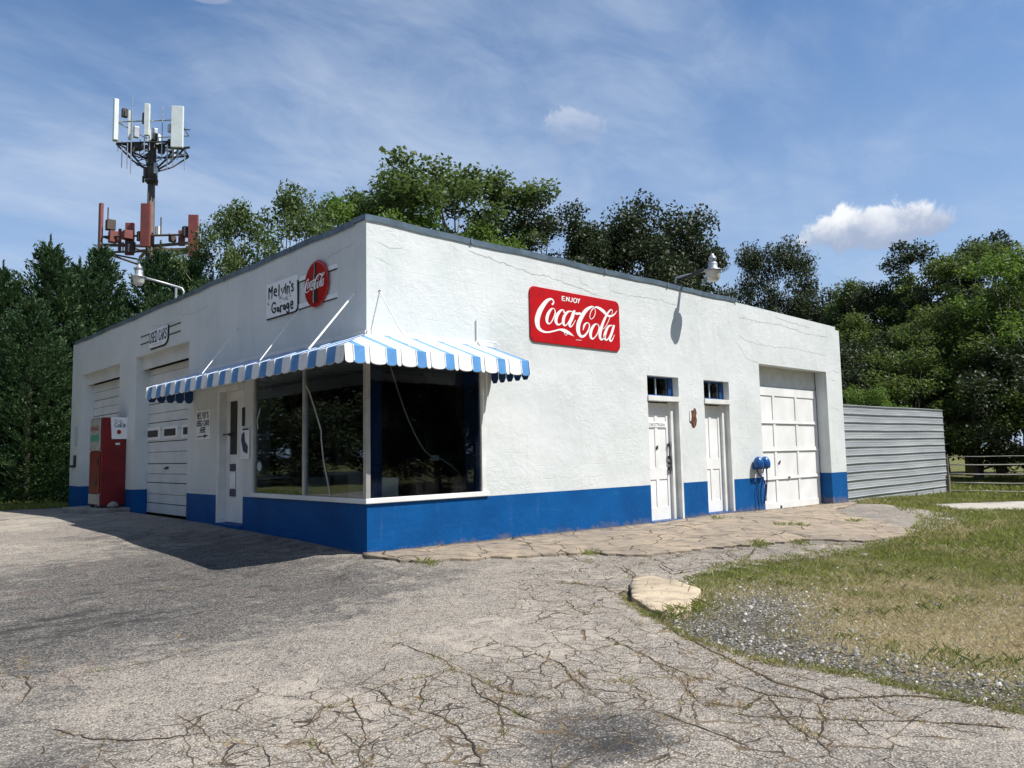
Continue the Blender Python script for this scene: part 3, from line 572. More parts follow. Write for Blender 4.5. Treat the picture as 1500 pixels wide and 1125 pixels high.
blades('field_grass', pick(far_, 'green', 5), .16, .04, ['grass'], 'green field grass around the pipe fence', 'grass', 45, .5)
vg = scatter(26000, -7, .2, 14.3, 19.5, None, 34); blades('verge_grass', vg[vg[:,1] < 19.4-.89*vg[:,0]*1.0], .11, .03, ['grass'], 'strip of green grass past the left end of the garage', 'grass', 46, .5)
# weeds in the cracks
def along(lines, n, jit, seed):
    r = np.random.default_rng(seed); segs = []
    for ln in lines:
        P = np.array(ln)
        for i in range(len(P)-1): segs.append((P[i], P[i+1], np.linalg.norm(P[i+1]-P[i])))
    L = np.array([s[2] for s in segs]); k = r.choice(len(segs), n, p=L/L.sum()); t = r.uniform(0, 1, n)
    return np.array([segs[i][0]+(segs[i][1]-segs[i][0])*u for i, u in zip(k, t)])+r.normal(0, jit, (n, 2))
r_ = np.random.default_rng(50)
MT['weedgreen'] = foliage('weed_green', (.045, .085, .02), (.10, .15, .04), (.07, .12, .03), .25)
fr = [c for c in lot_lines if c[0][0] > -2]; spots = np.concatenate([along(lot_lines, 260, .008, 51), along(fr, 300, .014, 52)])
tuf = np.repeat(spots, r_.integers(3, 22, len(spots)), 0); tuf = tuf+r_.normal(0, .018, tuf.shape)
big = np.array([(.05,-4.1),(.02,-4.2),(-.02,-4.27),(.18,-3.55),(.2,-3.6),(.1,-3.75),(-.62,-5.75),(-.55,-5.7),(-.5,-5.85),(-.45,-5.9),(-.35,-5.5),(-4.12,-2.1),(-4.05,-1.95),(-4.15,-2.45),(-1.72,-3.18),(-1.85,-4.0),(-3.0,-2.05),(-2.4,-.1),(-.8,-6.5),(-1.6,-6.2),(-1.5,-6.1),(-2.1,-5.4),(-2.3,-5.6),(-1.9,-5.5),(-2.05,-5.75)])
tb = np.repeat(big, 34, 0); tb = tb+r_.normal(0, .03, tb.shape)
blades('dry_weeds', np.concatenate([tuf, tb]), .028, .0035, ['weedbrown', 'weedbrown', 'drygrass'], 'small brown weeds sprouting in the forecourt cracks', 'weeds', 53, 1.0)
gs = np.concatenate([along(ap_lines, 60, .015, 54), along(lot_lines, 26, .006, 55), along([[(.6,-3.66),(.42,-3.95),(-.11,-4.83),(-.3,-5.47),(-.19,-6.15),(-.25,-7.3)]], 170, .03, 56), along([[(3.2,-3.05),(5.17,-3.35),(6.4,-3.4),(7.9,-3.6)],[(4.4,-2.1),(6.4,-2.65),(6.9,-3.2)]], 90, .06, 57)])
gs = np.repeat(gs, r_.integers(4, 30, len(gs)), 0); gs = gs+r_.normal(0, .025, gs.shape)
blades('crack_grass', gs, .04, .005, ['grass', 'drygrass'], 'tufts of grass along the cracks and edges of the paving', 'grass', 58, .8)
gb = [(.5,-4.25),(.35,-4.3),(.65,-4.3),(.9,-4.25),(4.9,-2.6),(5.1,-2.5),(7.5,-1.9),(7.3,-1.7),(5.6,-2.9),(2.4,-1.6),(.2,-1.0),(7.1,-.55),(9.0,-2.2)]
gb = np.repeat(np.array(gb), 70, 0); gb = gb+r_.normal(0, .07, gb.shape)
o = blades('weed_clumps', gb, .07, .006, ['grass'], 'low green weed clumps on the tan concrete', 'weeds', 59, .9); o.location.z = .02
# coarse weeds and seed heads standing up out of the verge
rw = np.random.default_rng(71); wc = scatter(420, .1, 14, -9, -2.6, GR, 72); wc = wc[vnoise(wc[:,0], wc[:,1], 1.1, 73) > .38]
cl_ = np.repeat(wc, rw.integers(14, 60, len(wc)), 0); cl_ = cl_+rw.normal(0, .05, cl_.shape); cl_ += rw.normal(0, .05, cl_.shape); blades('verge_weeds', cl_, .055, .0045, ['grass', 'grass', 'weedgreen'], 'taller weed clumps standing in the dry verge at the right', 'weeds', 74, .8)
sh = scatter(1500, .1, 12, -9, -2.9, GR, 75); blades('seed_stalks', sh, .13, .003, ['drygrass'], 'thin straw seed stalks sticking up from the verge', 'grass', 76, .35)
# loose stones
def stones(name, P, size, m, label, seed):
    r = np.random.default_rng(seed); n = len(P); size = size*r.choice([.7, 1, 1.5], n, p=[.55, .35, .1]); base = np.array([(1,0,0),(-.5,.87,0),(-.5,-.87,0),(.3,.5,.75),(-.6,0,.7),(.3,-.5,.8)]); fc = np.array([(0,1,3),(1,4,3),(1,2,4),(2,5,4),(2,0,5),(0,3,5),(3,4,5)])
    sc = size*r.lognormal(0, .45, n); a = r.uniform(0, 6.28, n); V = base[None]*sc[:,None,None]*r.uniform(.65, 1.25, (n, 6, 3)); c, s = np.cos(a)[:,None], np.sin(a)[:,None]
    X = V[:,:,0]*c-V[:,:,1]*s; Y = V[:,:,0]*s+V[:,:,1]*c; z = g(P[:,0], P[:,1])
    V = np.stack([X+P[:,0:1], Y+P[:,1:2], V[:,:,2]*.8+z[:,None]-.004], 2).reshape(-1, 3); F = (fc[None]+6*np.arange(n)[:,None,None]).reshape(-1, 3)
    me = arrays_mesh(name, V, F, m, np.repeat(r.integers(0, len(m), n), len(fc))); o = bpy.data.objects.new(name, me); col.objects.link(o); return tag(o, label, 'gravel', None, 'stuff')
MT['st1'] = mat('stone_pale', (.52, .50, .45), None, 5, .9); MT['st2'] = mat('stone_grey', (.25, .245, .23), None, 5, .9); MT['st3'] = mat('stone_dark', (.11, .108, .105), None, 5, .9)
gp = scatter(60000, -.3, 5.5, -9, -2.9, GR, 61); gp = gp[r_.uniform(0, 1, len(gp)) < np.clip(gravel_f(gp[:,0], gp[:,1])*.9, .045, 1)*np.clip(.25+1.4*vnoise(gp[:,0], gp[:,1], 2.6, 12), 0, 1)]
stones('gravel', gp, .0085, ['st1', 'st2', 'st2', 'st3'], 'grey loose gravel between the asphalt and the grass', 62)
gp2 = scatter(5000, -5, .4, -8.4, -2, None, 63); gp2 = gp2[r_.uniform(0, 1, len(gp2)) < .12+crk_f(gp2[:,0], gp2[:,1])*.25]
stones('loose_chips', gp2, .004, ['st1', 'st2', 'st3'], 'loose stone chips scattered over the cracked asphalt', 64)

# ============================================================ THE GARAGE
garage = thing('garage_building', (0, 0, 0), 'white stucco corner garage with a blue painted base and slate roof edging', 'building')
def wall_cells(mb, axis, t0, t1, us, zs, solid, mi_f):
    # faces only where a solid cell meets air; axis 'x': wall runs along x, thickness t0..t1 in y
    nu, nz_ = len(us)-1, len(zs)-1
    def P(u, t, z): return (u, t, z) if axis == 'x' else (t, u, z)
    S = lambda i, k: 0 <= i < nu and 0 <= k < nz_ and solid((us[i]+us[i+1])/2, (zs[k]+zs[k+1])/2)
    for i in range(nu):
        for k in range(nz_):
            if not S(i, k): continue
            u0, u1, z0, z1 = us[i], us[i+1], zs[k], zs[k+1]; mi = mi_f((u0+u1)/2, (z0+z1)/2); q = []
            q.append([P(u0,t0,z0),P(u1,t0,z0),P(u1,t0,z1),P(u0,t0,z1)]); q.append([P(u0,t1,z0),P(u0,t1,z1),P(u1,t1,z1),P(u1,t1,z0)])
            if not S(i-1, k): q.append([P(u0,t0,z0),P(u0,t0,z1),P(u0,t1,z1),P(u0,t1,z0)])
            if not S(i+1, k): q.append([P(u1,t0,z0),P(u1,t1,z0),P(u1,t1,z1),P(u1,t0,z1)])
            if not S(i, k-1): q.append([P(u0,t0,z0),P(u0,t1,z0),P(u1,t1,z0),P(u1,t0,z0)])
            if not S(i, k+1): q.append([P(u0,t0,z1),P(u1,t0,z1),P(u1,t1,z1),P(u0,t1,z1)])
            for f in q:
                if axis == 'y': f = f[::-1]
                mb.add(f, [(0,1,2,3)], mi)
BL = .62
RO = [(-1,1.95,.64,2.66),(5.86,6.82,-.03,2.585),(7.66,8.57,.0,2.59),(9.80,12.97,-.6,3.05)]   # openings of the side wall (x)
LO = [(-1,3.27,.64,2.66),(3.66,4.69,.16,2.42),(6.07,9.07,-.6,3.43),(10.2,13.22,-.6,3.42)]    # openings of the front wall (y)
def solid_in(ops): return lambda u, z: not any(a < u < b and c < z < d for a, b, c, d in ops)
def cuts(ops, ext): return sorted(set([v for o_ in ops for v in o_[:2] if v >= ext[0]]+list(ext)))
def zc(ops, ext): return sorted(set([v for o_ in ops for v in o_[2:]]+list(ext)))
T = .28
for lo_, hi_, nm, mt in ((BL, 9, 'wall', 'wall'), (-.6, BL, 'painted_base', 'blue')):
    mb = MB()
    zr = [z for z in zc(RO, [-.6, BL, 4.30]) if lo_-1e-6 <= z <= hi_+1e-6]; us = [u for u in cuts(RO, [0, 8.97])]
    us1 = [u for u in us if u <= 8.97]
    wall_cells(mb, 'x', 0, T, us1, zr, solid_in(RO), lambda u, z: 0)
    zl = [z for z in zc(LO, [-.6, BL, 4.30]) if lo_-1e-6 <= z <= hi_+1e-6]
    wall_cells(mb, 'y', 0, T, [u for u in cuts(LO, [T, 13.95])], zl, solid_in(LO), lambda u, z: 0)
    # far walls
    if lo_ == BL:
        mb.box(.0, 13.8, 13.95, 14.2, lo_, 4.3); mb.box(13.55, 13.8, T, 13.95, lo_, 4.1)
        # rear garage bay, plain parapet sloping down to its far corner
        u = [8.97, 9.80, 12.97, 13.8]
        wall_cells(mb, 'x', 0.0, T, u, [lo_, 3.05], solid_in(RO), lambda u, z: 0)
        mb.prism([(8.97, 0, 3.05), (13.8, 0, 3.05), (13.8, 0, 4.135), (13.60, 0, 4.14), (13.60, 0, 4.215), (8.97, 0, 4.285)], (0, T, 0))
    else:
        mb.box(.0, 13.8, 13.95, 14.2, -.6, BL); mb.box(13.55, 13.8, T, 13.95, -.6, BL)
        wall_cells(mb, 'x', 0.0, T, [8.97, 9.80, 12.97, 13.8], [-.6, lo_ if lo_ > 0 else BL], solid_in(RO), lambda u, z: 0)
    mb.build(nm, mt, garage)
mb = MB(); mb.box(T, 13.55, T, 13.95, 4.0, 4.1); mb.build('roof', 'roofing', garage)
# sheet metal roof edging, slightly wavy, in lengths
mb = MB()
def edging(axis, a, b, seed):
    r = random.Random(seed); u = a; n = 0
    while u < b-1e-3:
        v = min(b, u+r.choice((1.8, 2.4, 3.0))); k = 6
        for i in range(k):
            p, q = u+(v-u)*i/k, u+(v-u)*(i+1)/k
            def pt(s, t, z): return (s, t, z) if axis == 'x' else (t, s, z)
            def wv(s): return .008*math.sin(s*2.1+seed)+.006*math.sin(s*5.3)
            prof = [(-.018, 4.275), (-.03, 4.355), (.26, 4.365), (.26, 4.30), (-.001, 4.302)]
            A = [pt(p, t, z+wv(p)) for t, z in prof]; B = [pt(q, t, z+wv(q)) for t, z in prof]
            mb.add(A+B, [(j, (j+1) % 5, 5+(j+1) % 5, 5+j) for j in range(5)]+[(0,1,2,3,4), (9,8,7,6,5)])
        if v < b: # lap joint
            mb.add([pt(v-.02, -.034, 4.275), pt(v+.02, -.034, 4.275), pt(v+.02, -.036, 4.362), pt(v-.02, -.036, 4.362)], [(0,1,2,3)])
        u = v
edging('x', -.03, 8.97, 1); edging('y', .26, 13.97, 4)
mb.build('roof_edging', 'cap', garage)
# stucco cracks: real hairline grooves drawn as narrow strips
MT['crackline'] = mat('stucco_crack', (.27, .28, .27), (.42, .43, .42), 9, 1)
def hair(pts, w_, plane, seed):
    mb = MB()
    r = random.Random(seed); q = []
    for i in range(len(pts)-1):
        a, b = pts[i], pts[i+1]; k = max(1, int(math.dist(a, b)/.07))
        for j in range(k): t = j/k; q.append((a[0]+(b[0]-a[0])*t+r.gauss(0, .008), a[1]+(b[1]-a[1])*t+r.gauss(0, .01)))
    q.append(pts[-1]); V = []
    for i, (u, z) in enumerate(q):
        ww = w_*r.uniform(.2, 1.2)*(1 if 0 < i < len(q)-1 else .1)
        for s in (-1, 1): V.append((u, -.0015, z+s*ww/2) if plane == 'x' else (-.0015, u, z+s*ww/2))
    mb.add(V, [(2*i, 2*i+1, 2*i+3, 2*i+2) for i in range(len(q)-1)]); mb.build('stucco_crack', 'crackline', garage)
for i, (p, w_) in enumerate([([(1.7,4.17),(2.2,4.12),(2.9,4.03),(3.6,4.0),(4.2,3.93),(4.7,3.86)], .012), ([(4.1,4.2),(4.15,4.05),(4.5,3.95)], .007), ([(4.9,4.0),(5.6,3.98),(6.3,4.02),(6.9,3.95)], .009),
    ([(.15,4.02),(.35,3.98),(.6,4.0)], .007), ([(.1,3.82),(.4,3.75)], .006), ([(9.1,4.0),(9.8,3.96),(10.9,3.99),(12,3.9),(13.2,3.92)], .012), ([(9.0,3.62),(9.3,3.5),(10.2,3.46),(11.5,3.5),(13.0,3.45)], .009),
    ([(10.6,4.14),(11.2,4.10),(12.3,4.06)], .01), ([(13.0,2.9),(13.5,2.84)], .012), ([(13.05,2.2),(13.6,2.14)], .009), ([(12.98,3.02),(13.3,3.1),(13.7,3.06)], .008), ([(8.98,3.45),(9.3,3.12),(9.8,3.06)], .010), ([(5.88,2.6),(5.95,2.8)], .012), ([(1.95,.9),(2.0,1.4)], .004), ([(9.75,.6),(9.6,-.02)], .009), ([(8.98,3.2),(8.97,2.6)], .006)]): hair(p, w_, 'x', i)
for i, (p, w_) in enumerate([([(5.2,3.95),(5.9,3.93),(6.6,3.99)], .008), ([(6.5,3.9),(7.4,3.92),(8.2,3.99)], .007), ([(.25,4.05),(.7,4.02),(1.1,3.98)], .009), ([(.6,3.9),(.62,3.6)], .006), ([(2.3,4.0),(2.6,3.93)], .008)]): hair(p, w_, 'y', 40+i)
# block joints that show through the paint on the shaded front
# dark rooms behind the windows
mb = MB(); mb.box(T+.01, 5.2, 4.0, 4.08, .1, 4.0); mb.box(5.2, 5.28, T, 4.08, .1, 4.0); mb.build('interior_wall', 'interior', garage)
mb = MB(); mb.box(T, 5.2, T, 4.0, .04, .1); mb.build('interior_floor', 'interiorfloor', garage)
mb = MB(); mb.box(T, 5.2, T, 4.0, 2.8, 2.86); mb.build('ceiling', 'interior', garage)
mb = MB(); mb.box(.05, .25, .04, .10, .70, 2.66); mb.build('window_post', 'bluetrim', garage); mb = MB(); mb.box(1.84, 1.945, .035, T, .70, 2.66); mb.build('window_post', 'bluetrim', garage)
mb = MB(); mb.box(2.9, 3.0, 2.6, 2.7, .1, 2.8); mb.build('interior_post', 'interior', garage)
mb = MB(); Q = [(.98,1.0,2.78),(1.05,1.0,2.50),(1.214,1.0,2.074),(1.27,1.0,1.93),(1.359,1.0,1.741),(1.47,1.0,1.54),(1.581,1.0,1.372),(1.66,1.0,1.28),(1.753,1.0,1.215),(1.80,1.0,1.19)]
mb.tube(Q, .011, 6); cable = mb.build('cable', 'paper', garage, smooth=True)
mb = MB(); mb.tube([(1.86,1.0,1.18),(1.949,1.0,1.165),(2.09,1.0,1.09),(2.209,1.0,1.016),(2.30,1.0,.94),(2.339,1.0,.885),(2.351,1.0,.628),(2.351,1.0,.1)], .011, 6); mb.build('cable', 'paper', garage, smooth=True)
mb = MB(); mb.box(1.78, 1.90, .98, 1.01, 1.14, 1.22); mb.build('junction_box', 'paper', cable)

# ---- shop windows
def shopwin(axis, a, b, mull, tapes):
    def bx(mb, u0, u1, t0, t1, z0, z1):
        (mb.box(u0, u1, t0, t1, z0, z1) if axis == 'x' else mb.box(t0, t1, u0, u1, z0, z1))
    fr = MB()
    if axis == 'x': bx(fr, b-.035, b+.05, -.012, .03, .69, 2.64)
    else: bx(fr, b-.03, b+.02, -.008, .03, .69, 2.64)
    for m_ in mull: bx(fr, m_-.03, m_+.03, -.008, .045, .69, 2.64)
    bx(fr, a, b-.04, .005, .04, 2.60, 2.655)
    f = fr.build('window_frame' if axis == 'y' else 'window_frame', 'alu' if axis == 'y' else 'trim', garage)
    gl = MB(); bx(gl, a+.0, b-.03, .017, .021, .69, 2.61); gl.build('glass_pane', 'glass', f)
    if tapes:
        for ln in tapes:
            tp = MB()
            for i in range(len(ln)-1): (y0, z0), (y1, z1) = ln[i], ln[i+1]; tp.bar((.0155, y0, z0), (.0155, y1, z1), .035, .001, (1, 0, 0))
            tp.build('tape_strip', 'tape', f)
    return f
shopwin('x', .04, 1.95, [], None)
wf = shopwin('y', .04, 3.27, [1.65], [[(1.707,2.346),(1.521,2.141),(1.359,1.893),(1.182,1.584),(1.181,1.478),(1.122,1.189),(1.027,.942),(.933,.70)],[(3.09,2.0),(3.2,1.819),(3.162,1.686)]])
mb = MB(); mb.lathe([(0, 0), (.10, .0005), (.10, .001), (0, .0015)], (.0138, 3.10, 1.10), 18, 'x'); mb.lathe([(0, -.002), (.07, -.0015), (.07, -.001), (0, -.0005)], (.0138, 3.10, 1.10), 18, 'x', 1); mb.build('round_sticker', ['navy', 'weld'], wf)
mb = MB(); mb.box(-.03, .035, -.03, .035, .69, 2.64); mb.build('corner_mullion', 'alu', garage)
mb = MB(); mb.prism([(-.035,-.035,.625),(2.03,-.035,.625),(2.03,.10,.625),(.10,.10,.625),(.10,3.31,.625),(-.035,3.31,.625)], (0,0,.065)); mb.build('window_sill', 'white', garage, bevel=.006)
# things left on the window ledge inside
mb = MB(); mb.box(.1, 5.2, T+.001, .75, .60, .66); mb.box(T+.001, .75, .76, 3.27, .60, .66); mb.build('display_ledge', 'wood', garage)

# ---- front door in the shaded wall
door = MB(); door.box(.13, .17, 3.67, 4.60, .17, 2.36)
for y0, y1, z0, z1 in ((3.67,4.20,.17,.30),(4.50,4.60,.17,2.36),(3.67,4.20,2.22,2.36),(3.67,4.20,1.0,1.16)): door.box(.118, .13, y0, y1, z0, z1)
fd = door.build('door', 'white', garage)
mb = MB(); mb.box(.122, .1285, 4.2, 4.46, 1.30, 2.20); mb.build('door_glass', 'black', fd)
mb = MB(); mb.box(.1, .1285, 4.44, 4.50, 1.62, 1.66); mb.tube([(.06,4.50,1.64),(.06,4.60,1.64)], .012, 6); mb.tube([(.11,4.4,1.64),(.06,4.5,1.64)], .01, 6); mb.build('door_handle', 'dark', fd)
mb = MB(); mb.box(.112, .1175, 4.22, 4.44, 1.02, 1.14); mb.box(.112, .1175, 4.22, 4.44, .60, .72); mb.box(.1125, .1177, 4.22, 4.44, .74, 1.0, 1); mb.build('door_notice', ['navy', 'paper'], fd)
mb = MB(); mb.box(-.012, .12, 4.60, 4.70, .16, 2.43); mb.box(-.015, .12, 3.66, 4.60, 2.36, 2.45); mb.build('door_frame', 'trim', garage)
mb = MB(); mb.box(-.05, .13, 3.66, 4.72, .02, .155); mb.build('doorstep', 'blue', garage)

# ---- plank garage doors of the front
def plank_door(y0, y1, z0, z1, windows, seed):
    r = random.Random(seed); mb = MB(); X = .28; z = z0; k = 0
    H_ = [.21, .20, .225, .20, .21, .235, .205, .24, .16, .20, .20, .21, .20]
    seams = []
    while z < z1-.05:
        h = H_[k % len(H_)]*r.uniform(.94, 1.05); zt = min(z1, z+h); dx = r.uniform(-.006, .006); g_ = .018 if k % 2 else .009
        mb.box(X+dx, X+.04, y0, y1, z+g_, zt); z = zt; k += 1
    d = mb.build('garage_door', 'plank', garage, bevel=.003)
    mb = MB(); mb.box(X+.028, X+.06, y0, y1, z0, z1); mb.build('door_backing', 'dark', d)
    mb = MB(); mb.box(.13, .16, y0-.12, y1+.12, z1+.0, z1+.28); mb.box(.16, X+.06, y0-.12, y0, z0, z1+.28); mb.box(.16, X+.06, y1, y1+.12, z0, z1+.28); mb.build('door_header', 'plank', garage)
    for a, b in windows:
        f = MB(); f.box(X-.018, X+.0, a-.10, b+.10, 1.66, 1.92); ff = f.build('door_window', 'white', d)
        p = MB(); p.box(X-.024, X-.019, a, b, 1.72, 1.86); p.build('pane', 'black' if b-a < .3 else 'dark', ff)
    return d
d2 = plank_door(6.07, 9.30, .13, 3.17, [(6.50, 7.0), (7.42, 8.05), (8.43, 9.05)], 3)
mb = MB(); mb.bar((.262, 7.80, 1.08), (.262, 7.98, 1.06), .03, .04); mb.build('door_handle', 'dark', d2)
plank_door(10.2, 13.40, .10, 3.17, [], 9)

# ---- panelled garage door of the side
mb = MB(); Y = .30
mb.box(9.7, 12.95, Y, Y+.03, -.14, 2.62)
for x0, x1 in ((9.72,9.82),(10.82,10.92),(11.87,11.96),(12.86,12.94)): mb.box(x0, x1, Y-.022, Y, -.14, 2.60)
cols_ = [(9.82,10.82),(10.92,11.87),(11.96,12.86)]
for a, b in cols_:
    for z0, z1 in ((-.14,.03),(.53,.61),(1.16,1.26),(1.78,1.86),(2.41,2.60)): mb.box(a, b, Y-.022, Y, z0, z1)
    for z0, z1 in ((.03,.53),(.61,1.16),(1.26,1.78),(1.86,2.41)): mb.box(a+.015, b-.015, Y-.004, Y-.0005, z0+.015, z1-.015)
for z0 in (.535,1.165,1.785): mb.box(9.72, 12.94, Y-.034, Y-.0225, z0, z0+.022)
gd = mb.build('garage_door', 'white', garage, bevel=.006)
mb = MB(); mb.box(9.70, 12.975, Y-.0, Y+.05, 2.625, 3.2); mb.build('door_header', 'trim', garage)
mb = MB(); mb.tube([(10.93,Y-.05,.86),(11.0,Y-.05,.95)], .014, 6); mb.bar((10.96,Y-.03,.88),(10.96,Y-.06,.93),.03,.03); mb.box(11.35,11.43,Y-.05,Y-.034,.55,.58); mb.box(10.95,11.0,Y-.04,Y-.022,-.12,-.05); mb.build('door_handle', 'dark', gd)
mb = MB(); mb.box(9.80,12.97,-.02,.33,-.16,-.12); mb.build('threshold', 'apron', garage)

# ---- two narrow side doors with transom lights
def side_door(x0, x1, zb, bw, label, panels):
    Y = .15; xl, xr = x0+.02, x1-.17
    mb = MB(); mb.box(xl, xr, Y, Y+.035, zb, 2.10)
    for a, b in ((xl, xl+.10), (xr-.085, xr)): mb.box(a, b, Y-.014, Y, zb, 2.10)
    xm = (xl+xr)/2
    zs_ = panels
    edges = [zb]+[v for p in zs_ for v in p]+[2.10]
    for i in range(0, len(edges), 2): mb.box(xl+.10, xr-.085, Y-.014, Y, edges[i], edges[i+1])
    for a, b in zs_: mb.box(xm-.045, xm+.045, Y-.014, Y, a, b)
    d = mb.build('door', 'white', garage, bevel=.004)
    if label: d['label'] = label
    mb = MB(); mb.box(xr+.001, xr+.05, .08, Y+.03, zb, 2.12); mb.box(x1-.045, x1+.012, -.02, .08, zb-.02, 2.12); mb.box(xr+.05, x1-.0, .08, Y+.03, zb, 2.12); mb.build('door_frame', 'trim', garage)
    mb = MB(); mb.box(x0-.005, x1+.02, -.025, .24, 2.125, 2.218); mb.build('lintel_ledge', 'trim', garage, bevel=.006)
    mb = MB(); mb.box(x0-.02, x1+.02, -.04, .2, zb-.09, zb-.005); mb.build('door_sill', 'blue', garage, bevel=.008)
    # transom
    mb = MB(); z0, z1 = 2.219, 2.584; Yt = .13
    for a, b, c, d_ in ((x0, x1-.12, z0, z0+.035), (x0, x1-.12, z1-.03, z1), (x0, x0+.03, z0, z1), (x1-.15, x1-.12, z0, z1)): mb.box(a, b, Yt, Yt+.03, c, d_)
    mb.box(x1-.12, x1-.001, Yt+.0, T-.01, z0+.001, z1-.001)
    tf = mb.build('transom_window', 'bluetrim', garage)
    mb = MB(); xm = (x0+x1-.1)/2; mb.box(xm-.012, xm+.012, Yt+.002, Yt+.022, z0+.035, z1-.03); mb.build('muntin', 'weld', tf)
    mb = MB(); mb.box(x0+.03, x1-.15, Yt+.012, Yt+.016, z0+.035, z1-.03); mb.build('glass_pane', 'glass', tf)
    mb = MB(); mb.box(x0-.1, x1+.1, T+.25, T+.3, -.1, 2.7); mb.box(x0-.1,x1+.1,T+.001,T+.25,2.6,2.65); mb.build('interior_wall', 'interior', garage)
    return d
s1 = side_door(5.86, 6.82, -.03, .9, None, [(.20,.70),(.92,1.635),(1.76,1.86)])
for z in (1.33,1.1,1.0): mb = MB(); mb.lathe([(0,0),(.028,.0),(.03,-.03),(.012,-.05),(0,-.05)], (6.60,.134,z), 10, 'y'); mb.build('door_knob', 'dark', s1)
mb = MB(); mb.tube([(6.60,.10,1.38),(6.61,.09,1.25),(6.59,.09,1.15),(6.62,.085,1.02),(6.60,.09,.9),(6.58,.09,.8)], .012, 6); mb.box(6.57,6.64,.08,.13,.86,.93); mb.build('door_chain', 'dark', s1)
mb = MB(); mb.lathe([(0,0),(.03,0),(.035,-.01),(0,-.012)], (6.26,.135,1.28), 10, 'y'); mb.tube([(6.23,.125,1.24),(6.28,.12,1.32)], .008, 5); mb.build('door_knocker', 'dark', s1)
side_door(7.66, 8.57, .0, .9, None, [(.22,.84),(1.05,1.92)])
# rusty patch where a fitting was torn off, a chip of white left on it
mb = MB(); pp = [(-.04,-.19),(.04,-.21),(.12,-.14),(.15,-.03),(.12,.05),(.15,.11),(.12,.20),(.06,.22),(.01,.16),(-.06,.17),(-.09,.09),(-.07,.0),(-.13,-.02),(-.14,-.10),(-.08,-.11)]
mb.prism([(7.25+a*.85, 0, 1.83+b*.9) for a, b in pp], (0, -.005, 0)); mb.prism([(7.265+a*.5, -.0051, 1.80+b*.6) for a, b in pp], (0, -.006, 0)); mb.build('rust_patch', 'rust', garage)
mb = MB(); mb.prism([(7.13,-.0055,1.78),(7.17,-.0055,1.77),(7.19,-.0055,1.86),(7.18,-.0055,1.98),(7.14,-.0055,1.97)], (0,-.006,0)); mb.build('paint_chip', 'trim', garage)
mb = MB(); mb.box(-.006, 0, 13.5, 13.8, 1.62, 2.14); mb.build('meter_cover', 'weld', garage)
mb = MB(); mb.tube([(-.03,13.62,1.40),(-.03,13.62,1.12)], .035, 8); mb.tube([(-.03,13.62,1.12),(-.03,13.9,1.12),(-.03,13.98,1.12)], .03, 8); mb.build('tap', 'dark', garage)
# small black bell push and poster by the door
mb = MB(); mb.box(-.02, -.0125, 3.60, 3.68, 1.75, 2.05); mb.build('thermometer', 'black', garage)
mb = MB(); mb.box(-.02, -.0125, 3.40, 3.72, 1.22, 1.72); pst = mb.build('wall_poster', 'paper', garage)
mb = MB(); mb.prism([(-.0205,3.46,1.30),(-.0205,3.62,1.34),(-.0205,3.70,1.52),(-.0205,3.68,1.62),(-.0205,3.58,1.66),(-.0205,3.55,1.50),(-.0205,3.44,1.42)], (-.001,0,0)); mb.box(-.0215,-.0205,3.42,3.66,1.68,1.71); mb.build('poster_print', 'navy', pst)

# ============================================================ AWNING
aw = thing('awning', (0, 0, 2.29), 'blue and white striped metal awning wrapping the window corner', 'awning')
D_, ZT, ZF, ZB = .80, 2.79, 2.495, 2.315
cw, cbm, rib, und = MB(), MB(), MB(), MB()
def zslope(d): return ZT+(ZF-ZT)*d/D_
def slat(axis, a, b, mbx, lift):
    """one slat: along the wall from a to b (a<b); negative stretch is mitred at the corner"""
    def P(u, d, z): return (u, -d, z) if axis == 'x' else (-d, u, z)
    da, db = max(0, -a), max(0, -b)
    if da >= D_: da = D_-.001
    va, vb = zslope(da), zslope(db); l = lift; th = .006
    top = [P(a, da, va+l), P(a, D_, ZF+l), P(b, D_, ZF+l), P(b, db, vb+l)]
    # valance with a rounded foot
    n = 7; low = []
    for i in range(n+1):
        t = i/n; u = a+(b-a)*t; low.append(P(u, D_+.02+l, ZB-.024*math.sin(math.pi*t)**.6))
    vs = top+low; o_ = [(0,1,2,3)]+[tuple([1]+[4+i for i in range(n+1)]+[2])]
    if axis == 'y': o_ = [f[::-1] for f in o_]
    mbx.add(vs, o_)
    if axis == 'x' or True:
        vs2 = [(p[0]+(th if axis == 'y' else 0), p[1]+(th if axis == 'x' else 0), p[2]-th) for p in vs]; und.add(vs2, [f[::-1] for f in o_])
def ribat(axis, u):
    def P(d, z, e): return (u+e, -d, z) if axis == 'x' else (-d, u+e, z)
    d0 = max(0, -u); w_ = .006
    pts = [(d0, zslope(d0)), (D_, ZF), (D_+.02, ZB+.005)]; q = []
    for d, z in pts: q.append((d, z))
    V = []
    for (d, z), (od, oz) in zip(q, ((.002, .007), (.009, .007), (.011, 0)) if axis == 'x' else ((.003, .008), (.015, .008), (.017, 0))):
        for e in (-w_, w_): V += [P(d, z, e), P(d+od, z+oz, e)]
    F_ = []
    for i in (0, 1):
        b = 4*i; F_ += [(b, b+1, b+5, b+4), (b+2, b+6, b+7, b+3), (b+1, b+3, b+7, b+5), (b, b+4, b+6, b+2)]
    F_ += [(8, 9, 11, 10), (0, 2, 3, 1)]
    rib.add(V, F_)
PER = .4415
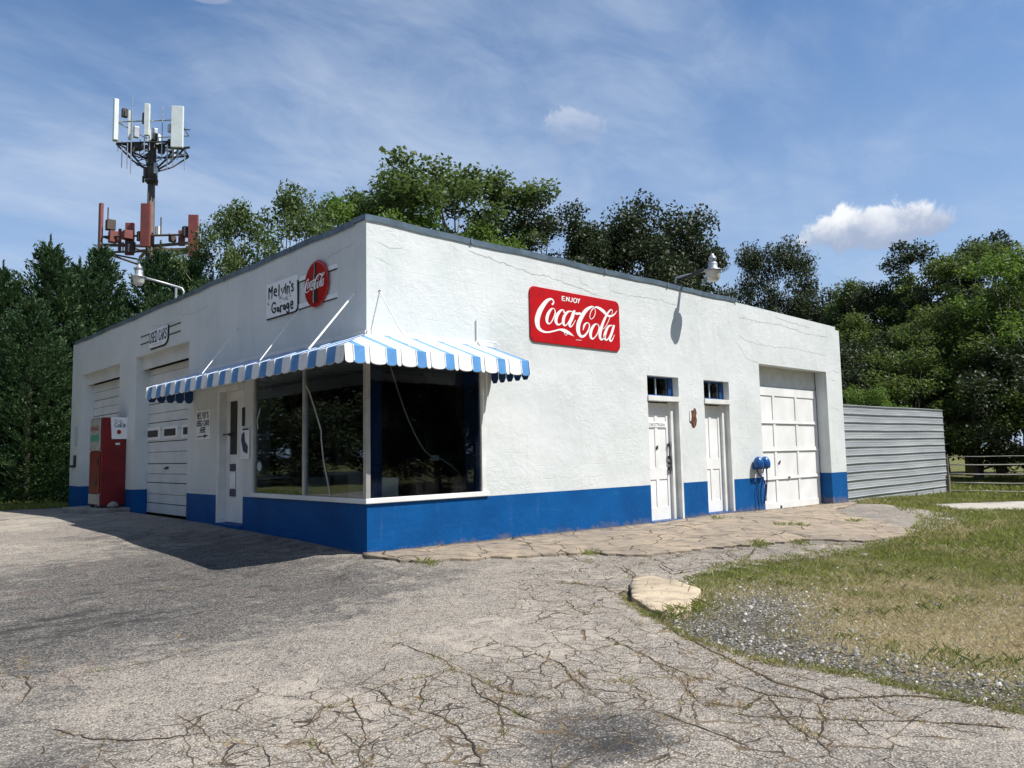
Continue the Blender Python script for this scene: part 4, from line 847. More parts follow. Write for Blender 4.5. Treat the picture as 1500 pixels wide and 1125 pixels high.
for axis, start, end in (('x', -.80, 2.13), ('y', -.80, 5.83)):
    ph = -.245 if axis == 'x' else -.62
    k0 = int((start-ph)/PER)-2
    for k in range(k0, 20):
        u0 = ph+k*PER
        for a, b, wch, lf in ((u0, u0+(.20 if axis == 'y' else .155), cbm, .004 if axis == 'y' else 0), (u0+(.20 if axis == 'y' else .155), u0+.225, cw, 0), (u0+.225, u0+PER, cw, 0 if axis == 'y' else .004)):
            a, b = max(a, start), min(b, end)
            if b-a > .01: slat(axis, a, b, wch, lf)
        for u in ((u0, u0+.225) if axis == 'x' else (u0+.20,)):
            if start+.01 < u < end-.005: ribat(axis, u)
    ribat(axis, end-.009)
cw.build('white_slats', 'awwhite', aw); cbm.build('blue_slats', 'awblue', aw); rib.build('seam_ribs', 'awwhite', aw); und.build('awning_underside', 'awwhite', aw)
mb = MB()
# end returns with scallops, wall flashing, front pipe
for axis, u in (('y', 5.83), ('x', 2.13)):
    n = 5
    for i in range(n):
        d0, d1 = D_*i/n, D_*(i+1)/n-.005; P = (lambda d, z: (-d, u, z)) if axis == 'y' else (lambda d, z: (u, -d, z))
        mb.add([P(d0, zslope(d0)), P(d1, zslope(d1)), P(d1, ZB-.01), P((d0+d1)/2+.04, ZB-.07), P((d0+d1)/2-.04, ZB-.07), P(d0, ZB-.01)], [(0,1,2,3,4,5)])
    mb.build('end_valance', 'bluetrim', aw); mb = MB()
mb = MB(); mb.box(-.022, 0, -.0, 5.86, 2.785, 2.84); mb.box(0, 2.16, -.022, -.0, 2.785, 2.84); mb.build('wall_flashing', 'white', aw)
mb = MB(); mb.tube([(-.76,5.8,2.47),(-.76,-.76,2.47),(2.1,-.76,2.47)], .014, 6)
for y in (5.75, 3.6, 1.5): mb.tube([(-.76,y,2.47),(-.01,y,2.47)], .012, 6)
for x in (.3, 2.05): mb.tube([(x,-.76,2.47),(x,-.01,2.47)], .012, 6)
mb.build('awning_frame', 'galv', aw)
for a, b, r in (((0,3.936,3.375),(-.80,3.35,2.53),.008),((0,1.811,3.375),(-.80,1.36,2.53),.008),((0,.275,3.372),(-.80,.03,2.53),.013),((.201,0,3.37),(.103,-.80,2.54),.007)):
    mb = MB(); mb.tube([a, b], r, 8); mb.lathe([(0,0),(.02,.0),(.02,.012),(0,.013)], a if a[0] == 0 else a, 8, 'x' if a[0] == 0 else 'y'); mb.build('support_rod', 'white', aw)
mb = MB(); mb.tube([(1.845,-.02,3.17),(1.845,-.02,2.86),(1.90,-.06,2.85),(2.12,-.12,2.84),(2.14,-.16,2.79)], .011, 8); mb.build('conduit', 'white', aw)

# ============================================================ LETTERING
def smooth(pts, k=6):
    P = np.array(pts, float)
    if len(P) < 3: return P
    E_ = np.vstack([2*P[0]-P[1], P, 2*P[-1]-P[-2]]); out = []
    for i in range(1, len(E_)-2):
        for j in range(k):
            t = j/k; out.append(.5*((2*E_[i])+(-E_[i-1]+E_[i+1])*t+(2*E_[i-1]-5*E_[i]+4*E_[i+1]-E_[i+2])*t*t+(-E_[i-1]+3*E_[i]-3*E_[i+1]+E_[i+2])*t**3))
    out.append(P[-1]); return np.array(out)
def stroke(mb, pts, w_, place, sx=1., sz=1., cap=True, curve=True, mi=0, lift=.0):
    """pts (u, v[, w]) in sign units; place(u, v, lift) -> world"""
    P = [tuple(p)+((w_,) if len(p) == 2 else ()) for p in pts]; Q = smooth(P) if curve and len(P) > 2 else np.array(P, float); n = len(Q); V = []
    for i in range(n):
        d = Q[min(i+1, n-1), :2]-Q[max(i-1, 0), :2]; d = d/np.array([sx, sz]); L = np.linalg.norm(d); d = d/L if L > 0 else np.array([1, 0]); nr = np.array([-d[1]*sx, d[0]*sz]); h = abs(Q[i, 2])/2
        for s in (1, -1): q = Q[i, :2]+nr*h*s; V.append(place(q[0], q[1], lift))
    mb.add(V, [(2*i, 2*i+1, 2*i+3, 2*i+2) for i in range(n-1)], mi)
    if cap:
        for i in (0, n-1):
            c = Q[i]; rr = abs(c[2])/2; ring = [place(c[0]+rr*sx*math.cos(a), c[1]+rr*sz*math.sin(a), lift+.0001) for a in [k*math.pi/5 for k in range(10)]]; mb.add(ring, [tuple(range(10))], mi)
FONT = {'A': [[(0,0),(.5,1),(1,0)],[(.2,.38),(.8,.38)]], 'C': [[(.95,.82),(.6,1),(.2,.85),(.05,.5),(.2,.15),(.6,0),(.95,.18)]], 'D': [[(0,0),(0,1),(.5,1),(.95,.75),(.95,.25),(.5,0),(0,0)]], 'E': [[(.9,1),(0,1),(0,0),(.9,0)],[(0,.52),(.7,.52)]],
 'H': [[(0,0),(0,1)],[(.9,0),(.9,1)],[(0,.5),(.9,.5)]], 'I': [[(.5,0),(.5,1)]], 'L': [[(0,1),(0,0),(.85,0)]], 'M': [[(0,0),(.05,1),(.5,.35),(.95,1),(1,0)]], 'N': [[(0,0),(0,1),(.9,0),(.9,1)]], 'O': [[(.5,1),(.1,.8),(.02,.5),(.1,.2),(.5,0),(.9,.2),(.98,.5),(.9,.8),(.5,1)]],
 'R': [[(0,0),(0,1),(.6,1),(.9,.78),(.6,.52),(0,.5)],[(.45,.5),(.95,0)]], 'S': [[(.9,.85),(.55,1),(.12,.85),(.2,.58),(.75,.45),(.9,.2),(.5,0),(.05,.15)]], 'T': [[(0,1),(1,1)],[(.5,1),(.5,0)]], 'U': [[(0,1),(.02,.3),(.25,0),(.65,0),(.9,.3),(.92,1)]], 'V': [[(0,1),(.5,0),(1,1)]],
 'e': [[(.08,.32),(.85,.36),(.75,.6),(.4,.66),(.08,.4),(.2,.05),(.55,-.02),(.88,.12)]], 'j': [[(.5,.62),(.5,-.15),(.2,-.3)]], 'k': [[(.1,0),(.1,1)],[(.75,.62),(.12,.28),(.8,0)]], 'n': [[(.1,0),(.1,.62)],[(.1,.45),(.5,.66),(.8,.5),(.82,0)]], 'o': [[(.5,.64),(.12,.45),(.12,.15),(.5,0),(.88,.15),(.88,.45),(.5,.64)]],
 'y': [[(.1,.62),(.5,0)],[(.9,.62),(.5,0),(.2,-.3)]], "'": [[(.4,1),(.3,.78)]], ' ': []}
def text(mb, s, u, v, h, wd, w_, place, gap=.3, mi=0, jit=0, seed=0):
    r = random.Random(seed)
    for ch in s:
        k = .45 if ch in "I'" else 1.
        for st_ in FONT[ch]: stroke(mb, [(u+(p[0]-(0 if k == 1 else .3))*wd+r.gauss(0, jit), v+p[1]*h+r.gauss(0, jit)) for p in st_], w_, place, mi=mi, curve=ch in 'COSUDejnoyk' and len(st_) > 4, lift=.0003*(len(mb.v) % 3))
        u += wd*(k+gap)
    return u
LOGO = [[(503,635,22),(533,677,14),(484,717,20),(384,679,38),(274,574,50),(192,458,56),(150,335,56),(171,231,46),(256,179,30),(376,173,20),(520,204,18),(649,239,22),(759,235,44),(870,206,38),(990,163,2)],[(758,205,10),(790,160,4),(839,193,10)],[(537,573,8),(469,550,22),(398,468,34),(365,376,34),(384,315,22),(444,326,12),(519,415,14),(560,511,14),(537,573,8)],[(560,511,8),(588,489,8),(618,497,6)],[(770,535,22),(749,571,12),(682,548,25),(602,465,36),(571,372,36),(611,319,26),(685,339,14),(750,397,8)],[(949,570,12),(855,551,24),(771,470,34),(742,377,34),(766,321,24),(834,348,12),(917,453,12),(974,571,10)],[(1016,582,26),(954,451,32),(890,353,30),(911,311,20),(979,360,10),(1033,433,6)],[(1057,543,30),(1154,556,30)],[(1216,287,8),(1249,370,25),(1320,420,14),(1378,389,14),(1346,293,18),(1256,202,25),(1163,177,35),(1099,243,46),(1103,362,50),(1176,488,48),(1289,616,44),(1431,699,26),(1515,698,10),(1538,620,8),(1493,532,9),(1422,492,8),(1394,537,8),(1438,636,10),(1531,704,16),(1632,703,34),(1753,658,44),(1858,598,30),(1959,605,26),(2050,650,16),(2113,715,3)],[(1971,638,6),(1985,703,9),(1932,705,16),(1856,635,22),(1768,523,30),(1678,365,38),(1636,240,38),(1665,168,26),(1732,194,12),(1786,260,6)],[(1916,580,8),(1859,485,8),(1782,395,8),(1718,349,6)],[(1580,429,10),(1502,401,25),(1424,314,36),(1396,218,36),(1431,161,24),(1498,187,12),(1583,275,14),(1622,373,14),(1580,429,10)],[(1618,373,8),(1657,356,8),(1689,366,6)],[(1962,441,12),(1866,411,26),(1789,308,36),(1758,217,34),(1793,172,22),(1856,205,12),(1946,322,12),(2004,438,10)],[(2014,436,28),(1944,295,32),(1889,194,28),(1927,162,18),(1982,216,10),(2024,282,6)]]
ENJOY = [[(733,796,12),(731,721,12)],[(733,793,10),(795,794,10)],[(732,758,10),(782,759,10)],[(731,724,10),(799,726,10)],[(836,797,12),(829,723,12)],[(836,794,12),(893,728,12)],[(900,800,12),(893,726,12)],[(972,801,12),(966,742,12),(936,723,10),(916,736,9)],[(1040,801,11),(1005,773,12),(1007,737,12),(1037,725,11),(1073,745,12),(1074,784,12),(1040,801,11)],[(1098,801,12),(1128,770,12)],[(1160,803,12),(1128,770,12),(1114,726,12)],[(1032,109,5),(1103,110,6),(1174,111,5)]]
MELV = [[(89,306),(90,473),(147,403),(204,483),(189,303)],[(267,383),(345,380),(330,419),(284,422),(267,383),(280,338),(350,314)],[(428,464),(426,305)],[(506,395),(550,314),(598,398)],[(636,400),(634,313)],[(639,438),(639,428)],[(689,399),(690,308)],[(689,378),(728,395),(758,379),(755,313)],[(779,453),(792,439)],[(882,398),(848,408),(831,387),(874,346),(875,309),(827,309)],[(316,196),(260,220),(206,188),(198,121),(245,72),(308,75),(317,124),(262,128)],[(425,112),(380,123),(375,77),(417,75),(425,112),(444,55)],[(482,133),(487,48)],[(482,108),(514,136),(540,130)],[(628,123),(584,125),(581,80),(617,70),(633,122),(645,58)],[(741,130),(692,133),(686,85),(724,75),(744,129),(751,13),(717,-2),(682,19)],[(810,99),(874,101),(860,144),(823,142),(810,99),(827,51),(878,47)]]
def rrect(w_, h_, r, n=5):
    o_ = []
    for cx, cy, a0 in ((w_-r, r, -90), (w_-r, h_-r, 0), (r, h_-r, 90), (r, r, 180)):
        for k in range(n+1): a = math.radians(a0+90*k/n); o_.append((cx+r*math.cos(a), cy+r*math.sin(a)))
    return o_
XW = lambda x0, z0, y0=0: (lambda u, v, l=0: (x0+u, y0-l, z0+v))      # sign on the side wall
YW = lambda y1, z0, x0=0: (lambda u, v, l=0: (x0-l, y1-u, z0+v))      # sign on the front wall
# ---- big red sign
sg = thing('wall_sign', (4.02, 0, 2.945), 'large red rounded Enjoy Coca-Cola sign on the sunlit white side wall', 'sign')
pl = XW(2.93, 2.945); mb = MB(); R_ = rrect(2.175, .875, .10)
mb.prism([pl(u, v, .024) for u, v in R_], (0, .021, 0)); mb.build('sign_panel', 'red', sg, bevel=.004)
mb = MB()
for i, st_ in enumerate(LOGO): stroke(mb, [(u/1000, v/1000, w_) for u, v, w_ in st_], 0, pl, .00191, .00128, lift=.0265+.0003*(i % 4))
for i, st_ in enumerate(ENJOY): stroke(mb, [(u/1000, v/1000, w_) for u, v, w_ in st_], 0, pl, .0019, .0013, cap=False, curve=len(st_) > 4, lift=.0265+.0003*(i % 3))
mb.build('lettering', 'letter', sg)
for u, v in ((.06, .06), (2.115, .06), (.06, .82), (2.115, .82)): mb = MB(); mb.lathe([(0,-.003),(.012,-.003),(.012,0),(0,0)], pl(u, v, .0245), 8, 'y'); mb.build('screw', 'dark', sg)
# ---- red disc with bottle
sg = thing('disc_sign', (0, 1.235, 3.33), 'round red button sign with a bottle and white script on the shaded front wall', 'sign')
mb = MB(); mb.lathe([(0, 0), (.325, 0), (.335, -.010), (.335, -.018), (.322, -.030), (.30, -.034), (0, -.036)], (-.02, 1.235, 3.658), 40, 'x'); mb.build('sign_panel', 'discred', sg)
pl = YW(1.235, 3.658); mb = MB()
prof = [(.028,.30),(.032,.27),(.030,.20),(.05,.10),(.075,.03),(.062,-.05),(.066,-.12),(.078,-.18),(.070,-.27)]
mb.add([pl(-r, z, .058) for r, z in prof]+[pl(r, z, .058) for r, z in prof], [(i, i+1, 10+i, 9+i) for i in range(8)]); mb.build('bottle_picture', 'brown', sg)
mb = MB(); mb.add([pl(-r*.8, z, .0595) for r, z in prof]+[pl(-r*.45, z, .0595) for r, z in prof], [(i, i+1, 10+i, 9+i) for i in range(8)]); mb.build('bottle_highlight', 'tape', sg)
mb = MB()
for i, st_ in enumerate(LOGO): stroke(mb, [((u-1130)/1000*.285, (v-430)/1000*.34+.01+(u-1130)/1000*.015, w_*1.35) for u, v, w_ in st_], 0, pl, .00191*.285, .00128*.34, lift=.061+.0004*(i % 4))
mb.build('lettering', 'letter', sg)
# ---- backing board with rails behind the two signs
bd = MB(); bd.box(-.012, 0, .725, 1.80, 3.79, 3.855); bd.box(-.012, 0, .725, 1.80, 3.385, 3.455); bd = bd.build('sign_rail', 'paper'); tag(bd, 'pair of pale flat rails behind the red disc sign', 'rail')
mb = MB(); mb.box(-.014, -.0, .725, 1.80, 3.775, 3.789); mb.box(-.014, 0, .725, 1.80, 3.370, 3.384); mb.build('rail_edge', 'dark', bd)
# ---- Melvin's Garage
pl = YW(2.815, 3.375); sg = thing('wall_sign', (0, 2.32, 3.375), "white hand lettered Melvin's Garage sign on the shaded front wall", 'sign')
mb = MB(); mb.prism([pl(u, v, .03) for u, v in ((.0,.0),(.93,-.005),(.985,.03),(1.0,.07),(.985,.53),(.0,.535))], (.026, 0, 0)); mb.build('sign_panel', 'paper', sg, bevel=.004)
mb = MB(); mb.prism([pl(u, v, .026) for u, v in ((.0,-.018),(.94,-.022),(.998,.02),(1.012,.07),(1.012,.44),(.986,.44),(.986,.02),(.93,-.002),(0,-.002))], (.020, 0, 0)); mb.build('sign_edge', 'black', sg)
mb = MB()
for i, st_ in enumerate(MELV): stroke(mb, [(u/1000, v/1000) for u, v in st_], .036 if len(st_) > 2 else .04, pl, 1, .8, curve=len(st_) > 4, lift=.0315+.0003*(i % 3))
mb.build('lettering', 'black', sg)
mb = MB(); r = random.Random(3)
for k in range(26): u, v = .42+.36*r.random(), .20+.09*r.random(); stroke(mb, [(u, v), (u+.05*r.random(), v+.03*(r.random()-.5)), (u+.04, v-.02*r.random())], .006, pl, lift=.0308+.0001*k, mi=k % 2)
for k in range(5): stroke(mb, [(.04+.03*r.random(), .19+.1*r.random()), (.09*r.random()+.03, .2+.09*r.random())], .012, pl, lift=.0308+.0001*k, mi=1)
mb.build('faded_paint', ['rust', 'wood'], sg)
# ---- USED CARS
pl = YW(8.19, 3.52); sg = thing('wall_sign', (0, 7.65, 3.52), 'small shield shaped USED CARS sign with speed lines over the second garage door', 'sign')
mb = MB(); mb.prism([pl(u, v, .03) for u, v in ((.0,.0),(.85,.0),(.98,.04),(1.03,.10),(1.03,.36),(.0,.36))], (.026, 0, 0)); mb.build('sign_panel', 'paper', sg, bevel=.004)
mb = MB(); mb.prism([pl(u, v, .022) for u, v in ((.05,-.03),(.87,-.03),(1.01,.02),(1.07,.09),(1.07,.36),(1.03,.36),(1.03,.1),(.97,.035),(.85,-.001),(.05,-.001))], (.018, 0, 0)); mb.build('sign_edge', 'black', sg)
mb = MB(); text(mb, 'USED', .03, .11, .20, .088, .034, pl_ := (lambda u, v, l=0: pl(u, v, .031+l)), .33); text(mb, 'CARS', .57, .11, .20, .086, .034, pl_, .33); mb.build('lettering', 'navy', sg)
mb = MB()
for k in range(9): stroke(mb, [(.18+.07*k, .05), (.22+.07*k, .055)], .018, pl_, curve=False)
mb.build('small_print', 'weld', sg)
for a, b, v in ((-.60,-.02,.31),(-.60,-.02,.15),(1.07,1.68,.31),(1.07,1.68,.15)):
    mb = MB(); mb.prism([pl(a, v, .014), pl(b, v, .014), pl(b, v+.016, .014), pl(a, v+.016, .014)], (.013, 0, 0)); mb.build('speed_line', 'black', sg)
# ---- small sign by the door
pl = YW(5.63, 1.58); sg = thing('wall_sign', (0, 5.3, 1.58), 'small white sign with hand painted words and an arrow left of the front door', 'sign')
mb = MB(); mb.prism([pl(u, v, .014) for u, v in ((0,0),(.64,.0),(.64,.52),(0,.52))], (.012, 0, 0)); mb.build('sign_panel', 'paper', sg)
P_ = lambda u, v, l=0: pl(u, v, .0155+l)
mb = MB(); text(mb, "MELVIN'S", .05, .375, .10, .058, .023, P_, .28, jit=.003, seed=2); text(mb, 'USED CARS', .04, .245, .085, .052, .022, P_, .22, jit=.003, seed=4); text(mb, 'HERE', .20, .125, .085, .052, .022, P_, .22, jit=.003, seed=5)
stroke(mb, [(.05, .045), (.40, .06)], .02, P_, curve=False); mb.add([P_(.38, .09), P_(.36, .022), P_(.56, .06)], [(0, 1, 2)]); mb.build('lettering', 'navy', sg)
# ---- plate on the narrow door
pl = XW(6.06, 1.655, .134); sg = thing('door_sign', (6.33, .134, 1.65), 'small grey restroom plate on the nearer narrow side door', 'sign')
mb = MB(); mb.prism([pl(u, v, .006) for u, v in ((0,0),(.50,0),(.50,.085),(0,.085))], (0, .005, 0)); mb.build('sign_panel', 'paper', sg)
mb = MB(); text(mb, 'RESTROOM', .03, .02, .048, .042, .009, lambda u, v, l=0: pl(u, v, .007+l), .3); mb.build('lettering', 'dark', sg)

# ============================================================ DRINKS MACHINE
vm = thing('vending_machine', (-.26, 10.0, .25), 'old dark red drinks machine standing on a concrete step between the garage doors', 'vending machine')
mb = MB(); mb.box(-.50, -.004, 9.6, 10.38, .29, 2.17); mb.build('cabinet', 'machred', vm, bevel=.015)
mb = MB(); mb.box(-.525, -.505, 9.62, 10.36, .55, 1.44); mb.build('door_panel', 'machred', vm, bevel=.01)
mb = MB(); mb.box(-.53, -.505, 9.62, 10.36, 1.46, 2.15); mb.build('advert_panel', 'advert', vm, bevel=.008)
mb = MB(); mb.box(-.533, -.531, 9.66, 10.30, 1.66, 1.80); mb.build('green_band', 'green', vm)
mb = MB(); PV = lambda u, v, l=0: (-.532-l, 10.30-u, 1.86+v)
for i, st_ in enumerate(LOGO): stroke(mb, [(u/1000*.28, v/1000*.2, w_) for u, v, w_ in st_], 0, PV, .00191*.28, .00128*.2, lift=.0005*(i % 4))
mb.build('lettering', 'discred', vm)
mb = MB(); mb.box(-.528, -.505, 9.62, 10.36, .32, .53); mb.build('kick_plate', 'alu', vm)
mb = MB(); mb.box(-.535, -.526, 9.78, 9.92, .72, .86); mb.build('delivery_slot', 'dark', vm); mb = MB(); mb.box(-.54, -.526, 9.68, 9.74, 1.15, 1.3); mb.build('coin_slot', 'dark', vm)
for z in (.31, .54, 1.45, 2.155): mb = MB(); mb.box(-.534, -.5, 9.605, 9.62, z-.008, z+.008); mb.build('hinge_trim', 'alu', vm)
for x in (-.45, -.06):
    for y in (9.66, 10.32): mb = MB(); mb.box(x-.03, x+.03, y-.03, y+.03, .245, .295); mb.build('foot', 'dark', vm)
mb = MB(); mb.box(-.22, -.13, 9.5955, 9.5995, 1.58, 1.62); mb.build('data_plate', 'paper', vm)
# poster taped to its side
po = thing('poster', (-.17, 9.59, 1.70), 'white Coke poster with a round red emblem taped to the side of the red machine', 'poster')
PP = lambda u, v, l=0: (-.33+u, 9.594-l, 1.705+v)
mb = MB(); mb.prism([PP(.03,0,.0), PP(.375,0,.0), PP(.385,.47,.0), PP(0,.47,0)], (0, -.003, 0)); mb.build('sheet', 'paper', po)
P4 = lambda u, v, l=0: PP(u, v, .0042+l)
mb = MB(); text(mb, 'Enjoy'.replace('E', 'E'), .08, .375, .042, .026, .006, P4, .25); text(mb, 'Coke', .08, .255, .095, .048, .014, P4, .2); stroke(mb, [(.15,.355),(.2,.35),(.27,.33),(.2,.345)], .006, P4); mb.build('lettering', 'navy', po)
mb = MB(); c = (.17, .15); mb.add([P4(c[0]+.045*math.cos(k*.2618), c[1]+.048*math.sin(k*.2618)) for k in range(24)], [tuple(range(24))]); em = mb.build('emblem', 'discred', po)
# step under the machine
mb = MB(); pol = [(-.66,9.22),(-.3,9.15),(-.002,9.18),(-.002,10.19),(-.002,10.9),(-.5,11.0),(-.95,10.75)]
mb.prism([(x, y, -.05) for x, y in pol], (0, 0, .295)); o = mb.build('concrete_step', 'concrete', None, bevel=.03); tag(o, 'low rough concrete step under the drinks machine', 'step')
mb = MB(); r = random.Random(8)
for a in range(9): t = a/9*6.28; mb.add([], [])
mb.lathe([(0,0),(.09,.01),(.12,.05),(.08,.11),(.03,.14),(0,.14)], (-.30, 9.38, .24), 7); o = mb.build('rock', 'concrete', None); tag(o, 'dark fist sized rock on the concrete step beside the machine', 'rock')

# ============================================================ SECURITY LAMPS
def dusk_lamp(name_loc, base, elbow, head, label, q):
    t = thing('security_lamp', base, label, 'lamp', 'dusk to dawn lamps on the roof edge'); hx, hy, hz = head
    mb = MB(); mid1 = [elbow[i]+(head[i]-elbow[i])*.12 for i in range(3)]; mb.tube([base, (base[0], base[1], elbow[2]-.06), (elbow[0]+(mid1[0]-elbow[0])*.2, elbow[1]+(mid1[1]-elbow[1])*.2, elbow[2]), mid1, (hx, hy, hz)], .021, 10); mb.build('arm', 'galv', t, smooth=True)
    S_ = lambda pr: [(r*q, h*q) for r, h in pr]
    mb = MB(); mb.lathe(S_([(0,-.02),(.12,-.02),(.12,.0),(.09,.03),(.095,.10),(.085,.13),(.05,.135),(.055,.15),(.078,.19),(.08,.22),(.055,.26),(.033,.27),(.03,.31),(0,.31)]), (hx, hy, hz), 20); mb.build('housing', 'galv', t, smooth=True)
    mb = MB(); mb.lathe(S_([(0,-.24),(.09,-.24),(.125,-.18),(.148,-.05),(.155,-.022),(0,-.022)]), (hx, hy, hz), 24); mb.build('refractor', 'lens', t, smooth=True)
    mb = MB(); mb.lathe(S_([(.10,.0),(.178,-.02),(.182,-.035),(.15,-.03),(.10,-.02)]), (hx, hy, hz), 24); mb.build('rim', 'galv', t, smooth=True)
    return t
L1 = dusk_lamp('', (7.03, .12, 4.35), (7.03, .12, 4.545), (7.18, -.62, 4.60), 'grey barn lamp on a bent arm above the sunlit side wall', .95)
mb = MB(); mb.tube([(7.06,-.02,4.50),(7.15,-.45,4.62)], [.03,.045], 8); mb.box(6.98,7.10,.02,.10,4.36,4.42); mb.build('ballast_box', 'dark', L1)
L2 = dusk_lamp('', (.10, 6.68, 4.35), (.10, 6.72, 4.55), (-.78, 6.50, 4.63), 'pale barn lamp on a long arm above the shaded garage doors', .72)
mb = MB(); mb.tube([(.12,7.15,4.3),(.12,7.15,4.63)], .026, 8); mb.build('mounting_post', 'galv', L2)

# ============================================================ AIR AND WATER REEL
hr = thing('hose_reel', (9.5, 0, .62), 'blue twin hose reel with a dangling hose beside the panelled garage door', 'hose reel')
for k, cx in ((0, 9.40), (1, 9.67)):
    # each hood is a domed shell open at the foot, with its hose drum inside
    V = []; nA, nB = 18, 8
    for sc in (1.0, .93):
        for b in range(nB+1):
            ph = math.radians(-28+118*b/nB)
            for a in range(nA): th = 2*math.pi*a/nA; V.append((cx+.112*sc*math.cos(ph)*math.cos(th), -.112+.108*sc*math.cos(ph)*math.sin(th), .90+.165*sc*math.sin(ph)))
    F_ = [(b*nA+a, b*nA+(a+1) % nA, (b+1)*nA+(a+1) % nA, (b+1)*nA+a) for b in range(nB) for a in range(nA)]; o2 = (nB+1)*nA
    mb = MB(); mb.add(V, F_+[tuple(o2+i for i in f)[::-1] for f in F_]+[(a, o2+a, o2+(a+1) % nA, (a+1) % nA) for a in range(nA)]); mb.build('reel_hood', 'reel', hr, smooth=True)
    mb = MB(); mb.lathe([(0,-.05),(.075,-.05),(.075,.05),(0,.05)], (cx, -.11, .875), 14, 'y'); mb.build('drum', 'hose', hr)
mb = MB(); mb.box(9.34, 9.74, -.06, -.001, .80, .88); mb.build('bracket', 'reel', hr)
def hose(pts):
    Q = smooth([(p[0], p[1], p[2]) for p in pts], 6); mb = MB(); mb.tube([tuple(q) for q in Q], .014, 7); return mb.build('hose', 'hose', hr, smooth=True)
hose([(9.36,-.1,.87),(9.37,-.1,.76),(9.44,-.1,.68),(9.52,-.1,.64),(9.56,-.15,.50),(9.59,-.12,.25),(9.57,-.1,.10),(9.52,-.1,.05),(9.46,-.1,.12),(9.45,-.11,.35),(9.47,-.14,.55),(9.50,-.15,.64)])
hose([(9.60,-.1,.87),(9.60,-.1,.77),(9.55,-.1,.71),(9.48,-.1,.67)]); hose([(9.62,-.16,.86),(9.625,-.16,.6),(9.62,-.13,.3),(9.60,-.12,.18)])
mb = MB(); mb.tube([(9.605,-.13,.24),(9.60,-.13,.14)], .018, 7); mb.build('nozzle', 'galv', hr)

# ============================================================ THINGS ON THE WINDOW LEDGE
def box_thing(name, x0, x1, y0, y1, z0, z1, m, label, cat, tilt=0, group=None):
    c = ((x0+x1)/2, (y0+y1)/2, z0); mb = MB(); mb.box(x0, x1, y0, y1, z0, z1); mb.box(x0-.004, x1+.004, y0-.004, y1+.004, z1-.05, z1-.03); o = mb.build(name, m, None, origin=c, bevel=.006); o.rotation_euler[2] = tilt; return tag(o, label, cat, group)
box_thing('storage_box', .36, .70, .32, .62, .665, .93, 'paper', 'white box standing on the ledge just right of the window corner', 'box')
box_thing('cool_box', .10, .30, .34, .62, .665, 1.0, 'paper', 'tall white box just left of the window corner', 'box')
box_thing('cardboard_box', .34, .6, 1.0, 1.38, .665, .98, 'wood', 'tan cardboard box behind the taped glass', 'box', .15)
box_thing('display_card', .5, .53, 1.95, 2.35, .665, .93, 'paper', 'small white card standing behind the left pane', 'card', .5)
box_thing('paper_stack', .34, .6, 2.75, 3.1, .665, .74, 'paper', 'low stack of white paper at the far left of the window', 'paper', .1)
mb = MB(); mb.tube([(.35,2.55,.67),(.38,2.25,.93),(.40,2.05,1.10)], .013, 6); mb.lathe([(0,0),(.035,.01),(.04,.05),(0,.07)], (.40,2.03,1.08), 8); o = mb.build('walking_stick', 'dark', None); tag(o, 'dark stick with a pale knob leaning on the window ledge', 'stick')

# ============================================================ CORRUGATED FENCE, PIPE FENCE
cf = thing('metal_fence', (17.4, .1, -.35), 'silver corrugated sheet metal fence joined to the rear of the garage', 'fence')
xa, xb = 13.80, 21.1; mb = MB(); top = lambda x: 2.292+.045*(x-xa)/(xb-xa)
prof = []; zb_ = -.23; nR = 12; P_ = (2.292-zb_)/nR
for i in range(nR):
    z = zb_+i*P_
    prof += [(0, z), (0, z+P_*.13), (-.0, z+P_*.30), (.006, z+P_*.33), (.006, z+P_*.37), (0, z+P_*.40), (0, z+P_*.58), (.006, z+P_*.61), (.006, z+P_*.65), (0, z+P_*.68), (0, z+P_*.84), (-.028, z+P_*.90), (-.030, z+P_*.95), (-.004, z+P_*.975)]
prof.append((0, 2.292)); segs = 10; V = []; r = random.Random(2)
for j in range(segs+1):
    x = xa+(xb-xa)*j/segs
    for d, z in prof: V.append((x, .10+d+r.gauss(0, .0012), z+(.045 if True else 0)*(j/segs)*(z-zb_)/2.5+.004*math.sin(x*1.3+z)))
n = len(prof); mb.add(V, [(j*n+i, (j+1)*n+i, (j+1)*n+i+1, j*n+i+1) for j in range(segs) for i in range(n-1)]); V2 = [(v[0], v[1]+.004, v[2]) for v in V]
mb.add(V2, [(j*n+i+1, (j+1)*n+i+1, (j+1)*n+i, j*n+i) for j in range(segs) for i in range(n-1)]); mb.build('corrugated_sheet', 'sheet', cf)
for x in (14.0, 16.9, 18.8, 20.4, 21.0): mb = MB(); mb.box(x-.05, x+.05, .13, .23, -.75, 2.2); mb.build('post', 'wood', cf)
mb = MB(); mb.box(13.9, 21.1, .106, .13, 1.9, 2.0); mb.box(13.9, 21.1, .106, .13, .4, .5); mb.build('rail', 'wood', cf)
mb = MB(); mb.box(21.02, 21.14, .02, .09, -.5, .3); mb.build('post_brace', 'wood', cf)
MT['greyrail'] = mat('dull_pipe', (.34, .33, .30), (.22, .20, .18), 3, .7)
pf = thing('pipe_fence', (21.3, .2, -.5), 'five rail metal pipe fence running right from the corrugated fence', 'fence')
dx, dy = .731, -.682
FZ = lambda s, h: (21.35+dx*s, .15+dy*s, -.48-.02*s+h)
for h, rr in ((1.36,.010),(1.10,.018),(.80,.018),(.52,.018),(.26,.018)):
    mb = MB(); mb.tube([FZ(s, h+.015*math.sin(s*1.4+h*3)) for s in (0, 1, 2, 3, 4, 6, 8, 10, 12, 14)], rr, 8); mb.build('rail', 'greyrail', pf, smooth=True)
